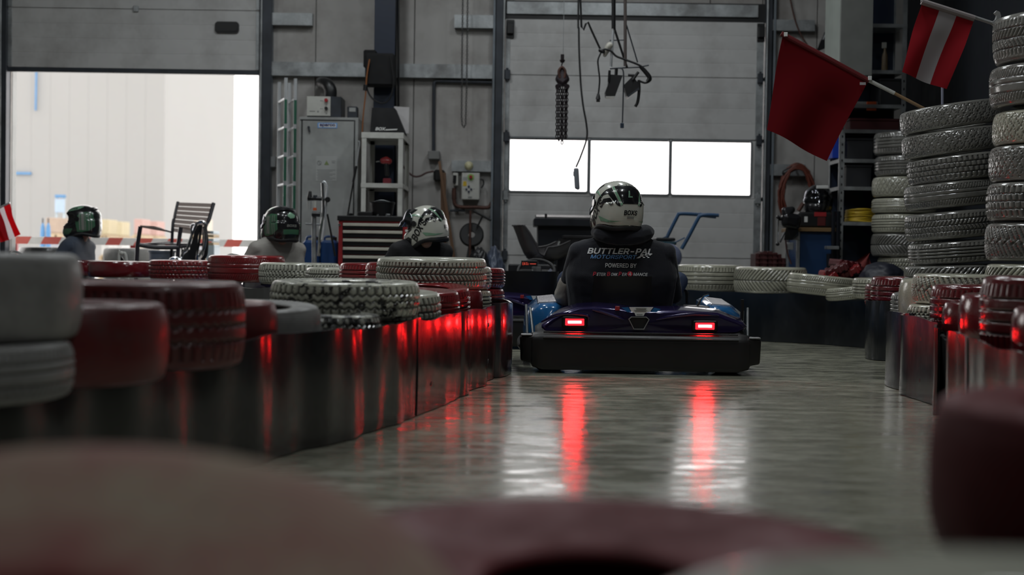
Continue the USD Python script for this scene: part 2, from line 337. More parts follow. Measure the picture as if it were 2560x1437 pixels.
# girts and ledges on the back wall
def girt(px0, px1, py0, py1, depth=.09):
    x0, x1 = X(px0, py0), X(px1, py0); xm = (px0 + px1) / 2
    z1, z0 = Z(py0, xm), Z(py1, xm); w = .004
    prof = [(0, 0), (depth, 0), (depth, z1 - z0), (0, z1 - z0), (0, z1 - z0 - w), (depth - w, z1 - z0 - w), (depth - w, w), (0, w)]
    body = prism(prof, x1 - x0, np.array([[0, 0, 1, x0], [-1, 0, 0, YW], [0, 1, 0, z0], [0, 0, 0, 1.0]]))
    caps = [bx((x0, YW - depth + w, z0 + w), (x0 + w, YW, z1 - w)), bx((x1 - w, YW - depth + w, z0 + w), (x1, YW, z1 - w))]
    return cat_([body] + caps)
for i, (a, b, c, d) in enumerate([(678, 784, 36, 66), (678, 1236, 161, 195), (1137, 1238, 41, 73), (1130, 1234, 403, 430), (1918, 2033, 53, 80), (1914, 2010, 412, 440), (660, 692, 392, 418), (1268, 1892, 12, 42), (2110, 2230, 60, 90)]):
    single('trim_%d' % (i + 1), girt(a, b, c, d), M_STEEL, kind='structure')

# ---- sectional door sections (profile with shallow ribs), built flat and hung just inside the wall
YD = YW - .07
def section(x0, x1, z0, z1, ribs=4):
    pts = [(0, 0)]; h = z1 - z0
    for k in range(1, ribs):
        c = h * k / ribs; pts += [(0, c - .006), (.004, c), (0, c + .006)]
    pts += [(0, h), (.02, h), (.02, h + .02), (.045, h + .02), (.045, .012), (.02, .012), (.02, 0)]
    m = prism(pts, x1 - x0, np.array([[0, 0, 1, x0], [1, 0, 0, YD], [0, 1, 0, z0 + .004], [0, 0, 0, 1.0]]))
    return m
def stile(x0, x1, z0, z1):
    ms = [rbx((x0, YD - .006, z0 + .01), (x1, YD, z1 - .01), .002)]
    xc = (x0 + x1) / 2
    for z in (z0 + .05, z0 + .09, z1 - .05, z1 - .09): ms.append(cyl((xc, YD - .012, z), (xc, YD - .004, z), .008, 8))
    return cat_(ms)
def roller(x, z, side):
    return cat_([rbx((x - .03, YD - .045, z - .05), (x + .03, YD - .004, z + .05), .008), cyl((x, YD - .025, z - .07), (x, YD - .025, z + .07), .012, 10)])
def track(t, x, w, inner, z1=4.6, mat_=None):
    t.part('track', cat_([rbx((x, YD - .05, 0), (x + w, YW - .002, z1), .006)]), mat_ or M_DARKSTEEL)
    t.part('track_rail', cyl((inner, YD - .06, 0), (inner, YD - .06, z1), .012, 12), M_STEEL)

# raised door on the left
t = Thing('door_1', kind='structure')
z = Z(172, 340, YD); hs = .62
for k in range(3):
    z0 = z + k * hs
    t.part('door_panel', section(D1[0] - .05, D1[1] + .05, z0, z0 + hs - .008), M_DOORPANEL)
    t.part('end_stile', stile(D1[0] - .045, D1[0] + .03, z0, z0 + hs), M_STEEL); t.part('end_stile', stile(D1[1] - .03, D1[1] + .045, z0, z0 + hs), M_STEEL)
t.part('bottom_seal', rbx((D1[0] - .05, YD - .004, z - .045), (D1[1] + .05, YD + .05, z + .004), .012), M_DARKSTEEL)
hc = P(568, 69, YD)
hp = Polygon([(-.125, -.06), (.125, -.06), (.125, .06), (-.125, .06)]).buffer(-.035).buffer(.035)
t.part('recess_handle', cat_([prism(hp, .02, T(hc[0], YD, hc[2]) @ XZ), prism(hp.buffer(-.018), .026, T(hc[0], YD, hc[2]) @ XZ)]), M_BLACK)
hz = z + hs
t.part('hinge', cat_([rbx((X(335), YD - .02, hz - .03), (X(348), YD, hz + .03), .005)]), M_STEEL)
track(t, D1[0] - .13, .12, D1[0] - .07); track(t, D1[1] + .01, .13, D1[1] + .035)
t.part('guide_post', rbx((X(664), YD - .02, 0), (X(681), YW - .002, 4.6), .006), mat('post_steel', (.20, .23, .26), .5, metal=.3, dirt=(.08, .08, .08)))
t.part('guide_post', rbx((X(4), YD - .02, 0), (X(18), YW - .002, 4.6), .006), MATS['post_steel'])
t.done()

# closed door with the window section
t = Thing('door_2', kind='structure')
zs = [Z(v, 1580, YD) for v in (52, 192, 347, 493, 643)] + [.02]
for k in range(5):
    z1, z0 = zs[k] - .004, zs[k + 1] + .004
    t.part('section_seal', bx((D2[0] - .1, YD + .046, z0 - .025), (D2[1] + .1, YD + .052, z0 + .015)), M_BLACK)
    if k == 2:
        outer = sbox(D2[0], z0, D2[1], z1); holes = []
        for (a, b, c, d) in ((1273.5, 1469, 345, 478.5), (1475.5, 1672.5, 349, 485), (1678.5, 1877, 352, 488)):
            xm = (a + b) / 2; ym = (c + d) / 2
            h = sbox(X(a, ym, YD), Z(d, xm, YD), X(b, ym, YD), Z(c, xm, YD)).buffer(-.02).buffer(.02); holes.append(h); outer = outer.difference(h)
        t.part('window_section', prism(outer, .045, T(0, YD + .045, 0) @ XZ), M_DOORPANEL)
        for h in holes:
            rim = h.buffer(.012).difference(h.buffer(-.004)); i = t.part('window_frame', prism(rim, .012, T(0, YD, 0) @ XZ), mat('pane_seal', (.16, .175, .185), .5))
            t.part('pane', prism(h.buffer(.004), .006, T(0, YD + .03, 0) @ XZ), M_GLASS, parent=i)
    else:
        t.part('door_panel', section(D2[0], D2[1], z0, z1), M_DOORPANEL)
    t.part('end_stile', stile(D2[0] - .005, D2[0] + .045, z0, z1), M_STEEL); t.part('end_stile', stile(D2[1] - .07, D2[1] + .005, z0, z1), M_STEEL)
    if k: 
        for xx in (D2[0] + .02, D2[1] - .03): t.part('hinge', roller(xx, zs[k], 1), M_DARKSTEEL if k != 3 else M_STEEL)
for xx in (D2[0] + .045, D2[1] - .03):
    t.part('bumper_bracket', cat_([rbx((xx - .035, YD - .07, zs[0] - .16), (xx + .035, YD - .004, zs[0] - .05), .008), rbx((xx - .04, YD - .02, zs[0] - .2), (xx + .04, YD - .003, zs[0] - .01), .004)]), M_BLACK)
t.part('top_seal', bx((D2[0] - .1, YD + .005, zs[0]), (D2[1] + .1, YD + .065, DTOP + .05)), M_BLACK)
track(t, D2[0] - .105, .09, D2[0] - .02); track(t, D2[1] + .015, .07, D2[1] + .03)
t.part('track', rbx((D2[0] - .135, YD - .03, 0), (D2[0] - .11, YW - .002, 4.6), .004), MATS['post_steel'])
t.part('track', rbx((D2[1] + .10, YD - .03, 0), (D2[1] + .125, YW - .002, 4.6), .004), MATS['post_steel'])
t.done()

# housings of the added fill lamps (above the frame)
lamp0 = None
for i, (x, y) in enumerate(FILL_LAMPS):
    M = T(x, y, 5.29)
    if lamp0 is None:
        lamp0 = Thing('ceiling_lamp', 'long flat lamp added out of view under the roof as fill light', 'lamp', 'added fill lamps above the frame', local=True, M=M)
        lamp0.part('housing', rbx((-.17, -.78, 0), (.17, .78, .07), .02), M_WHITE)
        [lamp0.part('hanger', cyl((0, q, .06), (0, q, .31), .008), M_STEEL) for q in (-.6, .6)]; lamp0.done()
    else: lamp0.copy(M)
# ------------------------------------------------------------------ tyres
def per(t, p): return (t + p / 2) % p - p / 2
def ln(d, w): return np.clip(1.6 - 1.6 * np.abs(d) / w, 0, 1)
def tread_pattern(kind, a, y, W, C):
    """How deep the groove is (0..1) at arc length a and height y across a tread of width W and circumference C."""
    h = W / 2; g = np.zeros_like(a); q = lambda p: C / round(C / p)
    if kind == 'rib':
        for k in (-.55, -.18, .18, .55): g = np.maximum(g, ln(y - k * h, .005))
        g = np.maximum(g, ln(per(a, q(.030)), .005) * (np.abs(y) > .62 * h) * .8)
    elif kind == 'chev':
        g = np.maximum(ln(y, .006), ln(per(a - np.abs(y) * .9, q(.034)), .009))
    elif kind == 'block':
        for k in (-.5, 0, .5): g = np.maximum(g, ln(y - k * h, .006))
        band = np.floor((y / h + 1) * 2)
        g = np.maximum(g, ln(per(a + band * .013 + y * .12, q(.034)), .007))
    elif kind == 'slant':
        for k in (-.52, .0, .52): g = np.maximum(g, ln(y - k * h, .006))
        g = np.maximum(g, ln(per(a - np.where(y > 0, y, -y) * .62, q(.026)), .007) * (np.abs(y) < .52 * h))
        g = np.maximum(g, ln(per(a, q(.026)), .005) * (np.abs(y) > .58 * h) * (np.abs(y) < .9 * h))
    elif kind == 'hex':
        p = q(.046); r = .040; x1, y1 = per(a, p), per(y, 2 * r * .87); x2, y2 = per(a + p / 2, p), per(y + r * .87, 2 * r * .87)
        d1 = np.maximum(np.abs(x1) / p * 2, np.abs(x1) / p + np.abs(y1) / (r * .87) * .75); d2 = np.maximum(np.abs(x2) / p * 2, np.abs(x2) / p + np.abs(y2) / (r * .87) * .75)
        g = np.clip(1 - np.abs(d1 - d2) / .22, 0, 1)
    elif kind == 'zig':
        tri = np.abs(per(a, q(.036))) / .018 - .5
        for k in (-.45, .0, .45): g = np.maximum(g, ln(y - k * h - .010 * tri, .007))
        g = np.maximum(g, ln(per(a + .018, q(.036)), .007) * (np.abs(y) > .5 * h))
    elif kind == 'lug':
        tri = np.abs(per(a, q(.060))) / .030 - .5
        g = np.maximum(ln(y - .026 * tri, .009), ln(per(a + np.sign(y) * .012 + y * .55, q(.030)), .008) * (np.abs(y) > .12 * h))
    elif kind == 'tooth':
        for k in (-.3, .3): g = np.maximum(g, ln(y - k * h - .006 * np.sign(per(a, q(.032))), .006))
        g = np.maximum(g, ln(per(a, q(.032) / 1) - .008, .006) * (np.abs(y) > .34 * h)); g = np.maximum(g, ln(per(a + .3 * y, q(.032)) , .006) * (np.abs(y) < .3 * h))
    elif kind == 'fine':
        for k in (-.45, .1, .45): g = np.maximum(g, ln(y - k * h, .004) * .7)
        g = np.maximum(g, ln(per(a - y * .4, q(.018)), .0045) * .7 * (np.abs(y) > .45 * h))
    return g * (np.abs(y) < h * .985)
def tyre_meshes(kind, R_, w, nu=420, nv=46, seed=0, r0=None, bulge=1.0):
    """Meshes of a tyre lying flat, its axle along z, resting on z = 0: (tread, its groove values, lower side, upper side)."""
    r0 = r0 or R_ * .63; W = w * .80; tw = W / 2
    th = np.arange(nu) * 2 * PI / nu; y = np.linspace(-tw, tw, nv); C = 2 * PI * R_
    for k in {'rib': (-.55, -.18, .18, .55), 'chev': (0,), 'block': (-.5, 0, .5), 'slant': (-.52, 0, .52)}.get(kind, ()):
        y = np.union1d(y[np.abs(y - k * tw) > .006], k * tw + np.array([-.005, -.0035, -.001, .001, .0035, .005]))
    nv = len(y)
    A, Y = np.meshgrid(th * R_, y, indexing='ij')
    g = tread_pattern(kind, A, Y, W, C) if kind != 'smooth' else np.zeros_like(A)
    wob = .0025 * np.sin(3 * th + seed) + .002 * np.sin(5 * th + 2 * seed)
    rr = R_ - .009 * (np.abs(Y) / tw) ** 3 - .0075 * g + wob[:, None]
    tread = grid_mesh(np.stack([rr * np.cos(th)[:, None], rr * np.sin(th)[:, None], Y + w / 2], -1), True)
    def side(s):
        ns = max(72, nu // 3); th = np.arange(ns) * 2 * PI / ns; wob = .0025 * np.sin(3 * th + seed) + .002 * np.sin(5 * th + 2 * seed)
        t = np.concatenate([np.linspace(0, .12, 5), np.linspace(.18, 1, 10)])
        r = (R_ - .009) - (R_ - .009 - r0) * t
        f = np.where(t < .3, np.sqrt(np.clip(1 - (1 - t / .3) ** 2, 0, 1)), 1 - .45 * ((t - .3) / .7) ** 1.6)
        z = tw + (w / 2 - tw) * f * bulge - .0025 * ((np.abs(t - .42) < .03) | (np.abs(t - .78) < .035))
        # round the bead and run the liner back to the middle
        li = np.linspace(0, 1, 7)[1:]; r_in = r0 + (R_ - .028 - r0) * np.sqrt(np.clip(1 - (1 - li) ** 2, 0, 1)); z_in = (z[-1] - .012) * (1 - li)
        r = np.concatenate([r, [r0 - .005, r0 - .003], r_in]); z = np.concatenate([z, [z[-1] - .006, z[-1] - .014], z_in])
        rw = r[None] + wob[:, None] * np.clip(1 - (R_ - r) / .05, 0, 1)[None]
        V = np.stack([rw * np.cos(th)[:, None], rw * np.sin(th)[:, None], np.broadcast_to(s * z[None] + w / 2, rw.shape)], -1)
        m_ = grid_mesh(V, True)
        if s < 0: m_.invert()
        return m_
    up, low = side(1), side(-1)
    up.invert(); low.invert()
    tread.invert() if tread.volume < 0 else None
    return tread, g.ravel(), low, up
_tyres = {}
def tyre(kind, paint, R_, w, M, label, group, lod=1, r0=None):
    """A tyre lying flat with its underside at M's origin; alike tyres are copies of the first."""
    key = (kind, paint, round(R_, 3), round(w, 3))
    if key in _tyres: return _tyres[key].copy(M, label, group)
    nu, nv = (((440, 46), (300, 34), (100, 8)) if kind != 'smooth' else ((160, 14), (140, 12), (90, 8)))[lod]
    tr, g, lo, up = tyre_meshes(kind, R_, w, nu, nv, seed=len(_tyres), r0=r0)
    if as_tm(tr).face_normals[10] @ (tr.triangles_center[10] * [1, 1, 0]) < 0: tr.invert()
    t = Thing('tyre', label, 'tyre', group, local=True, M=M)
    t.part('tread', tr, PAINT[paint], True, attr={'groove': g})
    for m_ in (up, lo):
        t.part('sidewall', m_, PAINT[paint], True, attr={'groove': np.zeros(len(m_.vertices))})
    t.done(); _tyres[key] = t; return t
def lay(px, Y, R_, z, edge='r', py=700, tilt=(0, 0), spin=None):
    """Matrix of a lying tyre whose right ('r') or left ('l') outline stands at pixel px at distance Y, its underside at height z."""
    x = X(px, py, Y) + (-R_ if edge == 'r' else R_ if edge == 'l' else 0)
    return T(x, Y, z) @ RX(tilt[0]) @ RY(tilt[1]) @ RZ(rng.uniform(0, 360) if spin is None else spin)

# ---- barriers: conveyor-belt skirts around a dark core that carries the painted tyres
M_BELT = mat('belt_rubber', (.009, .011, .014), .22, var=.3, scale=5, rvar=.5, bump=.12, bscale=14, dirt=(.035, .035, .036), dirt_amt=.3, dirt_scale=3, stretch=(1, 1, .5), spec=.6, coat=.5, coat_roughness=.14, coat_ior=1.8)
M_BELT2 = mat('worn_belt_rubber', (.013, .016, .022), .22, var=.35, scale=6, rvar=.5, bump=.14, bscale=18, dirt=(.085, .09, .10), dirt_amt=.5, dirt_scale=5, stretch=(1, 1, .45), spec=.6, coat=.6, coat_roughness=.14, coat_ior=1.9)
M_CORE = mat('barrier_core', (.012, .012, .012), .8)
M_BOLT = mat('belt_bolt', (.09, .09, .095), .4, metal=.8)
def belt(pts, z0=.004, z1=.40, th=.012, wave=.0, nper=10, seed=1):
    """A belt standing on edge along plan points."""
    p = smooth_path(np.c_[np.asarray(pts, float), np.zeros(len(pts))], nper)[:, :2]
    d = np.gradient(p, axis=0); d /= np.linalg.norm(d, axis=1, keepdims=True); nrm = np.c_[d[:, 1], -d[:, 0]]
    s = np.concatenate([[0], np.cumsum(np.linalg.norm(np.diff(p, axis=0), axis=1))])
    zs = np.linspace(z0, z1, 7)
    top = .006 * np.sin(s * 5 + seed) + .004 * np.sin(s * 13 + seed * 2)
    V = []
    for side in (0, 1):
        off = th * side; L = []
        for k, z in enumerate(zs):
            f = k / (len(zs) - 1); b = wave * np.sin(s * 11 + seed + f * 1.2) * (0.6 + .4 * f) + .4 * wave * np.sin(s * 27 + 2 * seed)
            q = p + nrm * (b + .004 * np.sin(f * 3.1) - off)[:, None]
            L.append(np.c_[q, np.full(len(q), z) + top * f])
        V.append(np.array(L).transpose(1, 0, 2))
    loop = np.concatenate([V[0], V[1][:, ::-1], V[0][:, :1]], 1)
    m_ = grid_mesh(loop)
    n = loop.shape[1]
    caps = []
    for i in (0, len(loop) - 1):
        e = loop[i]; k = 7
        for a in range(k - 1): caps.append([i * n + a, i * n + a + 1, i * n + 2 * k - 2 - a]); caps.append([i * n + a, i * n + 2 * k - 2 - a, i * n + 2 * k - 1 - a])
    m_ = trimesh.Trimesh(m_.vertices, np.vstack([m_.faces, caps]), process=False)
    return m_
def bolts(t, pts, zz, parent=None):
    for x, y, nx, ny in pts:
        for z in zz: t.part('bolt', cyl((x, y, z), (x + nx * .008, y + ny * .008, z), .011, 8), M_BOLT, parent=parent)
ZB = .33                                                                 # the core's top, on which the tyres lie
# left barrier
LF = [(-1.75, 2.3), (-1.45, 2.75), (-1.19, 3.25), (-1.05, 3.65), (-.92, 4.05), (-.80, 4.4), (-.70, 4.7), (-.58, 5.0), (-.50, 5.3), (-.42, 5.62), (-.375, 5.82)]
t = Thing('tyre_barrier', 'long dark barrier skirt along the left edge of the track under red and white tyres', 'barrier')
t.part('belt', belt(LF, wave=.013, seed=1), M_BELT)
t.part('belt', belt([(-.385, 5.78), (-.33, 6.05), (-.27, 6.35), (-.235, 6.62)], wave=.003, seed=4), M_BELT, label='glossy belt that catches the red light')
t.part('belt', belt([(-.26, 6.55), (-.205, 6.68), (-.20, 6.9), (-.165, 7.05), (-.125, 7.2), (-.135, 7.4), (-.10, 7.55), (-.085, 7.72)], wave=.002, seed=7), M_BELT)
t.part('belt', belt([(-.10, 7.66), (-.05, 7.7), (-.01, 7.85), (.0, 8.1), (-.06, 8.35), (-.25, 8.5)], wave=.003, z1=.41, seed=9), M_BELT2)
core = Polygon([(-1.8, 2.35)] + [(x - .05, y) for x, y in LF[1:]] + [(-.3, 6.6), (-.2, 7.1), (-.14, 7.6), (-.07, 8.2), (-.3, 8.42), (-.8, 8.45), (-1.2, 7.6), (-1.55, 5.6), (-2.2, 3.2)])
t.part('core', prism(core, ZB - .004, T(0, 0, .002)), M_CORE)
bolts(t, [(-.44, 5.55, 1, -.3), (-.345, 5.98, 1, -.2), (-.225, 6.66, 1, -.3), (-.125, 7.3, 1, 0), (-.66, 4.82, .9, -.4)], (.12, .31))
t.done()
# far row of the same lane (runs away to the left)
FR = [(-.95, 8.75), (-1.35, 9.35), (-1.9, 9.95), (-2.5, 10.6), (-3.2, 11.3), (-4.0, 12.0), (-4.7, 12.5)]
t = Thing('tyre_barrier', 'low dark blue barrier skirt of the far lane in front of the seated drivers', 'barrier')
t.part('belt', belt([(x + .02, y - .30) for x, y in FR], seed=3, z1=.43), M_BELT2)
t.part('core', prism(Polygon([(x + .04, y - .26) for x, y in FR] + [(x + .15, y + .34) for x, y in FR[::-1]]), .40, T(0, 0, .002)), M_CORE)
t.done()
# right barrier
t = Thing('tyre_barrier', 'dark barrier skirt of overlapping belts along the right edge of the track', 'barrier')
t.part('belt', belt([(2.10, 7.75), (2.045, 7.62), (2.03, 7.45), (2.06, 7.2)], wave=.003, seed=2)[0:] if False else belt([(2.06, 7.15), (2.03, 7.35), (2.045, 7.6), (2.12, 7.78)], seed=2, z1=.405), M_BELT2, label='grey scuffed belt')
t.part('belt', belt([(1.99, 6.5), (1.985, 6.8), (1.975, 7.05), (2.03, 7.2)], seed=5, z1=.40), M_BELT2, label='grey scuffed belt')
t.part('belt', belt([(1.875, 6.12), (1.875, 6.17), (1.93, 6.33), (1.99, 6.48)], seed=6, z1=.385), M_BELT)
t.part('belt', belt([(1.52, 4.0), (1.56, 4.3), (1.62, 4.75), (1.66, 5.05), (1.685, 5.25), (1.70, 5.42), (1.78, 5.6)], seed=8, wave=.003), M_BELT)
t.part('belt', belt([(1.25, 2.5), (1.38, 3.1), (1.48, 3.7), (1.535, 4.08)], seed=11, wave=.003), M_BELT)
t.part('strip', belt([(1.655, 5.07), (1.668, 5.13), (1.676, 5.19)], z0=.01, z1=.392, th=.006), mat('pale_scuffed_strip', (.30, .31, .33), .35, dirt=(.1, .1, .1), dirt_amt=.6, spec=.6), label='pale worn strip over the belt joint')
t.part('core', prism(Polygon([(1.32, 2.5), (1.57, 4.0), (1.74, 5.4), (1.92, 6.2), (2.04, 6.7), (2.09, 7.6), (2.3, 7.95), (3.3, 7.95), (3.2, 6.0), (2.6, 4.0), (2.1, 2.5)]), ZB - .004, T(0, 0, .002)), M_CORE)
bolts(t, [(1.985, 6.75, -1, -.2), (2.03, 7.4, -1, 0), (1.66, 4.98, -1, .2)], (.1, .3))
t.done()
# drum-like end post and the far belt
t = Thing('tyre_barrier', 'rounded dark end of the barrier at the bend, with one tall white reflection', 'barrier')
t.part('belt', belt([(2.60, 10.0), (2.47, 9.75), (2.44, 9.55), (2.52, 9.4), (2.8, 9.35), (3.1, 9.5)], seed=12, z1=.40), M_BELT)
t.part('core', prism(Polygon([(2.56, 9.95), (2.52, 9.6), (2.6, 9.45), (3.0, 9.45), (3.1, 10.1)]), ZB, T(0, 0, .002)), M_CORE)
t.done()
t = Thing('tyre_barrier', 'dark barrier skirt across the far end of the track, under cream tyres', 'barrier')
t.part('belt', belt([(3.05, 10.35), (2.85, 10.62), (2.70, 10.85), (2.5, 11.15)], seed=13), M_BELT)
t.part('belt', belt([(2.56, 11.1), (2.1, 11.45), (1.6, 11.75), (1.2, 11.9), (1.02, 12.1), (1.0, 12.5)], seed=14), M_BELT)
t.part('core', prism(Polygon([(1.05, 12.6), (1.08, 12.1), (1.6, 11.8), (2.1, 11.5), (2.75, 10.92), (3.05, 10.45), (3.3, 11.2), (2.6, 12.2), (1.6, 12.75)]), ZB + .05, T(0, 0, .002)), M_CORE)
t.done()

# ---- painted tyres on the left barrier: (tread, paint, radius, width, right outline px, distance, underside, tilt, label)
LG = 'tyres on the left barrier'
for k, pt, r, w, px, Y, z, tilt, lb in [
    ('fine', 'dull', .31, .13, 168, 3.17, ZB, (0, 0), 'grey-white tyre at the bottom of the near left pile, half sunk behind the skirt'),
    ('smooth', 'dull', .31, .20, 193, 3.25, ZB + .131, (0, 0), 'big blurred grey-white tyre topping the near left pile'),
    ('smooth', 'dullred', .275, .205, 415, 3.62, ZB, (0, 0), 'plain red tyre just right of the big grey-white tyre, at the near left'),
    ('zig', 'dullred', .29, .25, 612, 4.16, ZB, (0, 0), 'high red tyre with zigzag shoulder behind the plain red one'),
    ('smooth', 'dullred', .27, .175, 695, 4.68, ZB, (0, 0), 'low red tyre squeezed between the high red tyre and a dull white one'),
    ('smooth', 'dull', .275, .15, 800, 5.05, ZB - .0, (3, 0), 'dull smooth white tyre beside the flaked tyre on the left barrier'),
    ('zig', 'flaked', .27, .115, 953, 5.42, ZB, (0, 2), 'badly flaked black and white tyre peeping out under the chipped tyre'),
    ('zig', 'chipped', .312, .15, 1050, 5.86, ZB + .078, (1, 0), 'wide white tyre with chipped paint and black flakes on the left barrier'),
    ('block', 'white', .315, .165, 1105, 6.42, ZB + .005, (2, 0), 'white blocky tyre directly behind the chipped white tyre'),
    ('fine', 'red', .30, .165, 1150, 6.95, ZB, (2, 0), 'red tyre behind the white blocky tyre on the left barrier, first of two'),
    ('rib', 'red', .31, .175, 1178, 7.46, ZB, (4, 0), 'red ribbed tyre propping the big cream tyre on the left barrier'),
    ('smooth', 'red', .29, .15, 1207, 7.92, ZB, (0, 0), 'dull red tyre under the right end of the big cream tyre'),
    ('slant', 'white', .316, .175, 1216, 7.98, ZB + .15, (1, 0), 'big cream tyre with slanted tread lying highest on the left barrier'),
    ('rib', 'bone', .30, .14, 1231, 8.22, ZB, (0, 0), 'rust-tinted cream tyre low behind the big cream tyre, lit red by the lamp'),
    ('rib', 'bone', .30, .135, 1231, 8.24, ZB + .141, (0, 0), 'rust-tinted cream tyre lying on its twin behind the big cream tyre'),
    ('rib', 'red', .29, .14, 1263, 8.62, ZB, (0, 0), 'lower of two red tyres at the far end of the left barrier'),
    ('rib', 'red', .29, .125, 1263, 8.64, ZB + .141, (0, 0), 'upper of two red tyres at the far end of the left barrier')]:
    tyre(k, pt, r, w, lay(px, Y, r, z, 'r', 760, tilt), lb, LG, 0 if Y > 4 else 1)
FG = 'tyres on the barrier of the far lane'
for k, pt, r, w, px, e, Y, z, lb in [
    ('rib', 'red', .31, .19, 912, 'l', 8.95, .43, 'bright red tyre behind the big cream tyre, in front of the black-clad driver'),
    ('rib', 'red', .30, .18, 848, 'l', 9.55, .43, 'red tyre with a white glint left of the bright red one, before the tool chest'),
    ('slant', 'white', .30, .17, 762, 'l', 10.1, .40, 'white tyre with slanted tread between a white blocky and a red tyre'),
    ('tooth', 'white', .31, .165, 648, 'l', 10.75, .43, 'white tyre with toothed dark tread in front of the driver in the light shirt'),
    ('fine', 'red', .31, .215, 520, 'l', 11.3, .43, 'tall red tyre in front of the light-shirted driver, left of the toothed white one'),
    ('block', 'red', .30, .165, 374, 'l', 11.95, .43, 'red blocky tyre below the wooden armchair'),
    ('smooth', 'deepred', .30, .145, 222, 'l', 12.45, .43, 'dark red smooth tyre in front of the driver in the blue sweater'),
    ('smooth', 'deepred', .30, .145, 95, 'l', 12.95, .43, 'dark red tyre at the left end of the far row, mostly behind the grey-white pile')]:
    tyre(k, pt, r, w, lay(px, Y, r, z, e, 690), lb, FG, 1)

RG = 'tyres on the right barrier'
for k, pt, r, w, px, Y, z, tilt, lb in [
    ('rib', 'grey', .29, .16, 2229, 8.25, ZB, (0, 0), 'small grey tyre peeping out left of the cream ones on the right barrier'),
    ('smooth', 'bone', .31, .25, 2250, 7.85, ZB, (0, 0), 'plain cream tyre under the leaning stack, leftmost of the cream ones'),
    ('tooth', 'bone', .29, .12, 2272, 7.32, ZB - .0, (0, 0), 'cream tyre lowest on the right barrier, just above the grey belt'),
    ('lug', 'bone', .31, .16, 2281, 7.38, ZB + .121, (0, 0), 'cream tyre with wavy lugs under the leaning stack'),
    ('rib', 'deepred', .30, .235, 2331, 6.78, ZB, (0, 0), 'dark red tyre with red glints right of the wavy cream tyre'),
    ('smooth', 'deepred', .27, .165, 2363, 6.30, ZB, (0, 0), 'small dark red tyre in front of the taller one, above the red-lit belt'),
    ('smooth', 'deepred', .29, .215, 2405, 5.74, ZB, (0, 0), 'rounded dark red tyre above the belt with the pale strip'),
    ('rib', 'deepred', .30, .295, 2461, 5.17, ZB, (0, 0), 'tall dark red ribbed tyre at the right edge, below the white stack'),
    ('smooth', 'deepred', .29, .20, 2540, 4.62, ZB, (0, 0), 'dark red tyre cut off by the right edge of the view')]:
    tyre(k, pt, r, w, lay(px, Y, r, z, 'l', 760, tilt), lb, RG, 1)
EG = 'tyres on the barrier across the far end'
for k, pt, r, w, px, Y, z, tilt, lb in [
    ('rib', 'bone', .30, .235, 1689, 12.25, ZB + .056, (0, 0), 'cream ribbed tyre right behind the shoulder of the kart driver'),
    ('chev', 'bone', .305, .225, 1836, 11.75, ZB + .056, (0, 0), 'cream tyre with feathered tread, middle of the far row'),
    ('fine', 'bone', .30, .16, 1965, 11.22, ZB + .06, (0, 5), 'cream tyre tilting right below the blue workbench'),
    ('fine', 'bone', .25, .10, 2066, 10.95, ZB + .06, (0, -9), 'flat tilted cream tyre below the heap of red barrier pieces'),
    ('rib', 'bone', .27, .16, 2131, 10.62, ZB + .056, (0, 0), 'small cream tyre beside two dark red ones at the bend'),
    ('rib', 'deepred', .27, .17, 2163, 10.12, ZB + .01, (0, 0), 'narrow visible dark red tyre left of the big dark red one at the bend'),
    ('rib', 'deepred', .30, .235, 2179, 9.68, ZB + .004, (0, 0), 'big dark red tyre on the rounded barrier end')]:
    tyre(k, pt, r, w, lay(px, Y, r, z, 'l', 720, tilt), lb, EG, 1)

# ---- stacks
def ordinal(i): return ('top', 'second', 'third', 'fourth', 'fifth', 'sixth', 'seventh', 'eighth', 'ninth', 'tenth')[i]
def stack(items, Y, r, label, group, edge_py=None):
    """items top-down: (tread, paint, left px, top py, bottom py, tilt degrees)."""
    for i, (k, pt, px, a, b, tl) in enumerate(items):
        zc0 = Z(b, px, Y); zc1 = Z(a, px, Y); w = round((zc1 - zc0) * 2) / 2 if False else zc1 - zc0
        w = round(w / .012) * .012
        x = X(px, (a + b) / 2, Y) + r
        # the px/py belong to the left outline: lower that end by the tilt
        M = T(x, Y, zc0 + r * math.sin(math.radians(tl))) @ RY(-tl) @ RZ(rng.uniform(0, 360))
        tyre(k, pt, r, w, M, '%s tyre from the top of %s' % (ordinal(i), label) if i else 'topmost tyre of %s' % label, group, 1)
stack([('hex', 'grey', 2258, 282, 340, 8.5), ('hex', 'grey', 2263, 345, 402, 8), ('block', 'grey', 2275, 404, 466, 7), ('fine', 'grey', 2268, 468, 530, 6.5), ('slant', 'grey', 2268, 536, 606, 6), ('rib', 'grey', 2275, 612, 664, 5), ('chev', 'grey', 2264, 668, 720, 3)],
      9.3, .335, 'the wide leaning stack under the red flag', 'leaning stack of grey tyres')
stack([('slant', 'grey', 2492, 42, 163, 3), ('fine', 'grey', 2482, 168, 270, 2), ('hex', 'bone', 2487, 277, 364, -1), ('hex', 'grey', 2480, 367, 456, 0), ('block', 'grey', 2472, 459, 553, 0), ('lug', 'grey', 2471, 557, 652, 0), ('chev', 'bone', 2468, 656, 748, 0)],
      7.5, .315, 'the white stack at the right edge', 'white stack at the right edge')
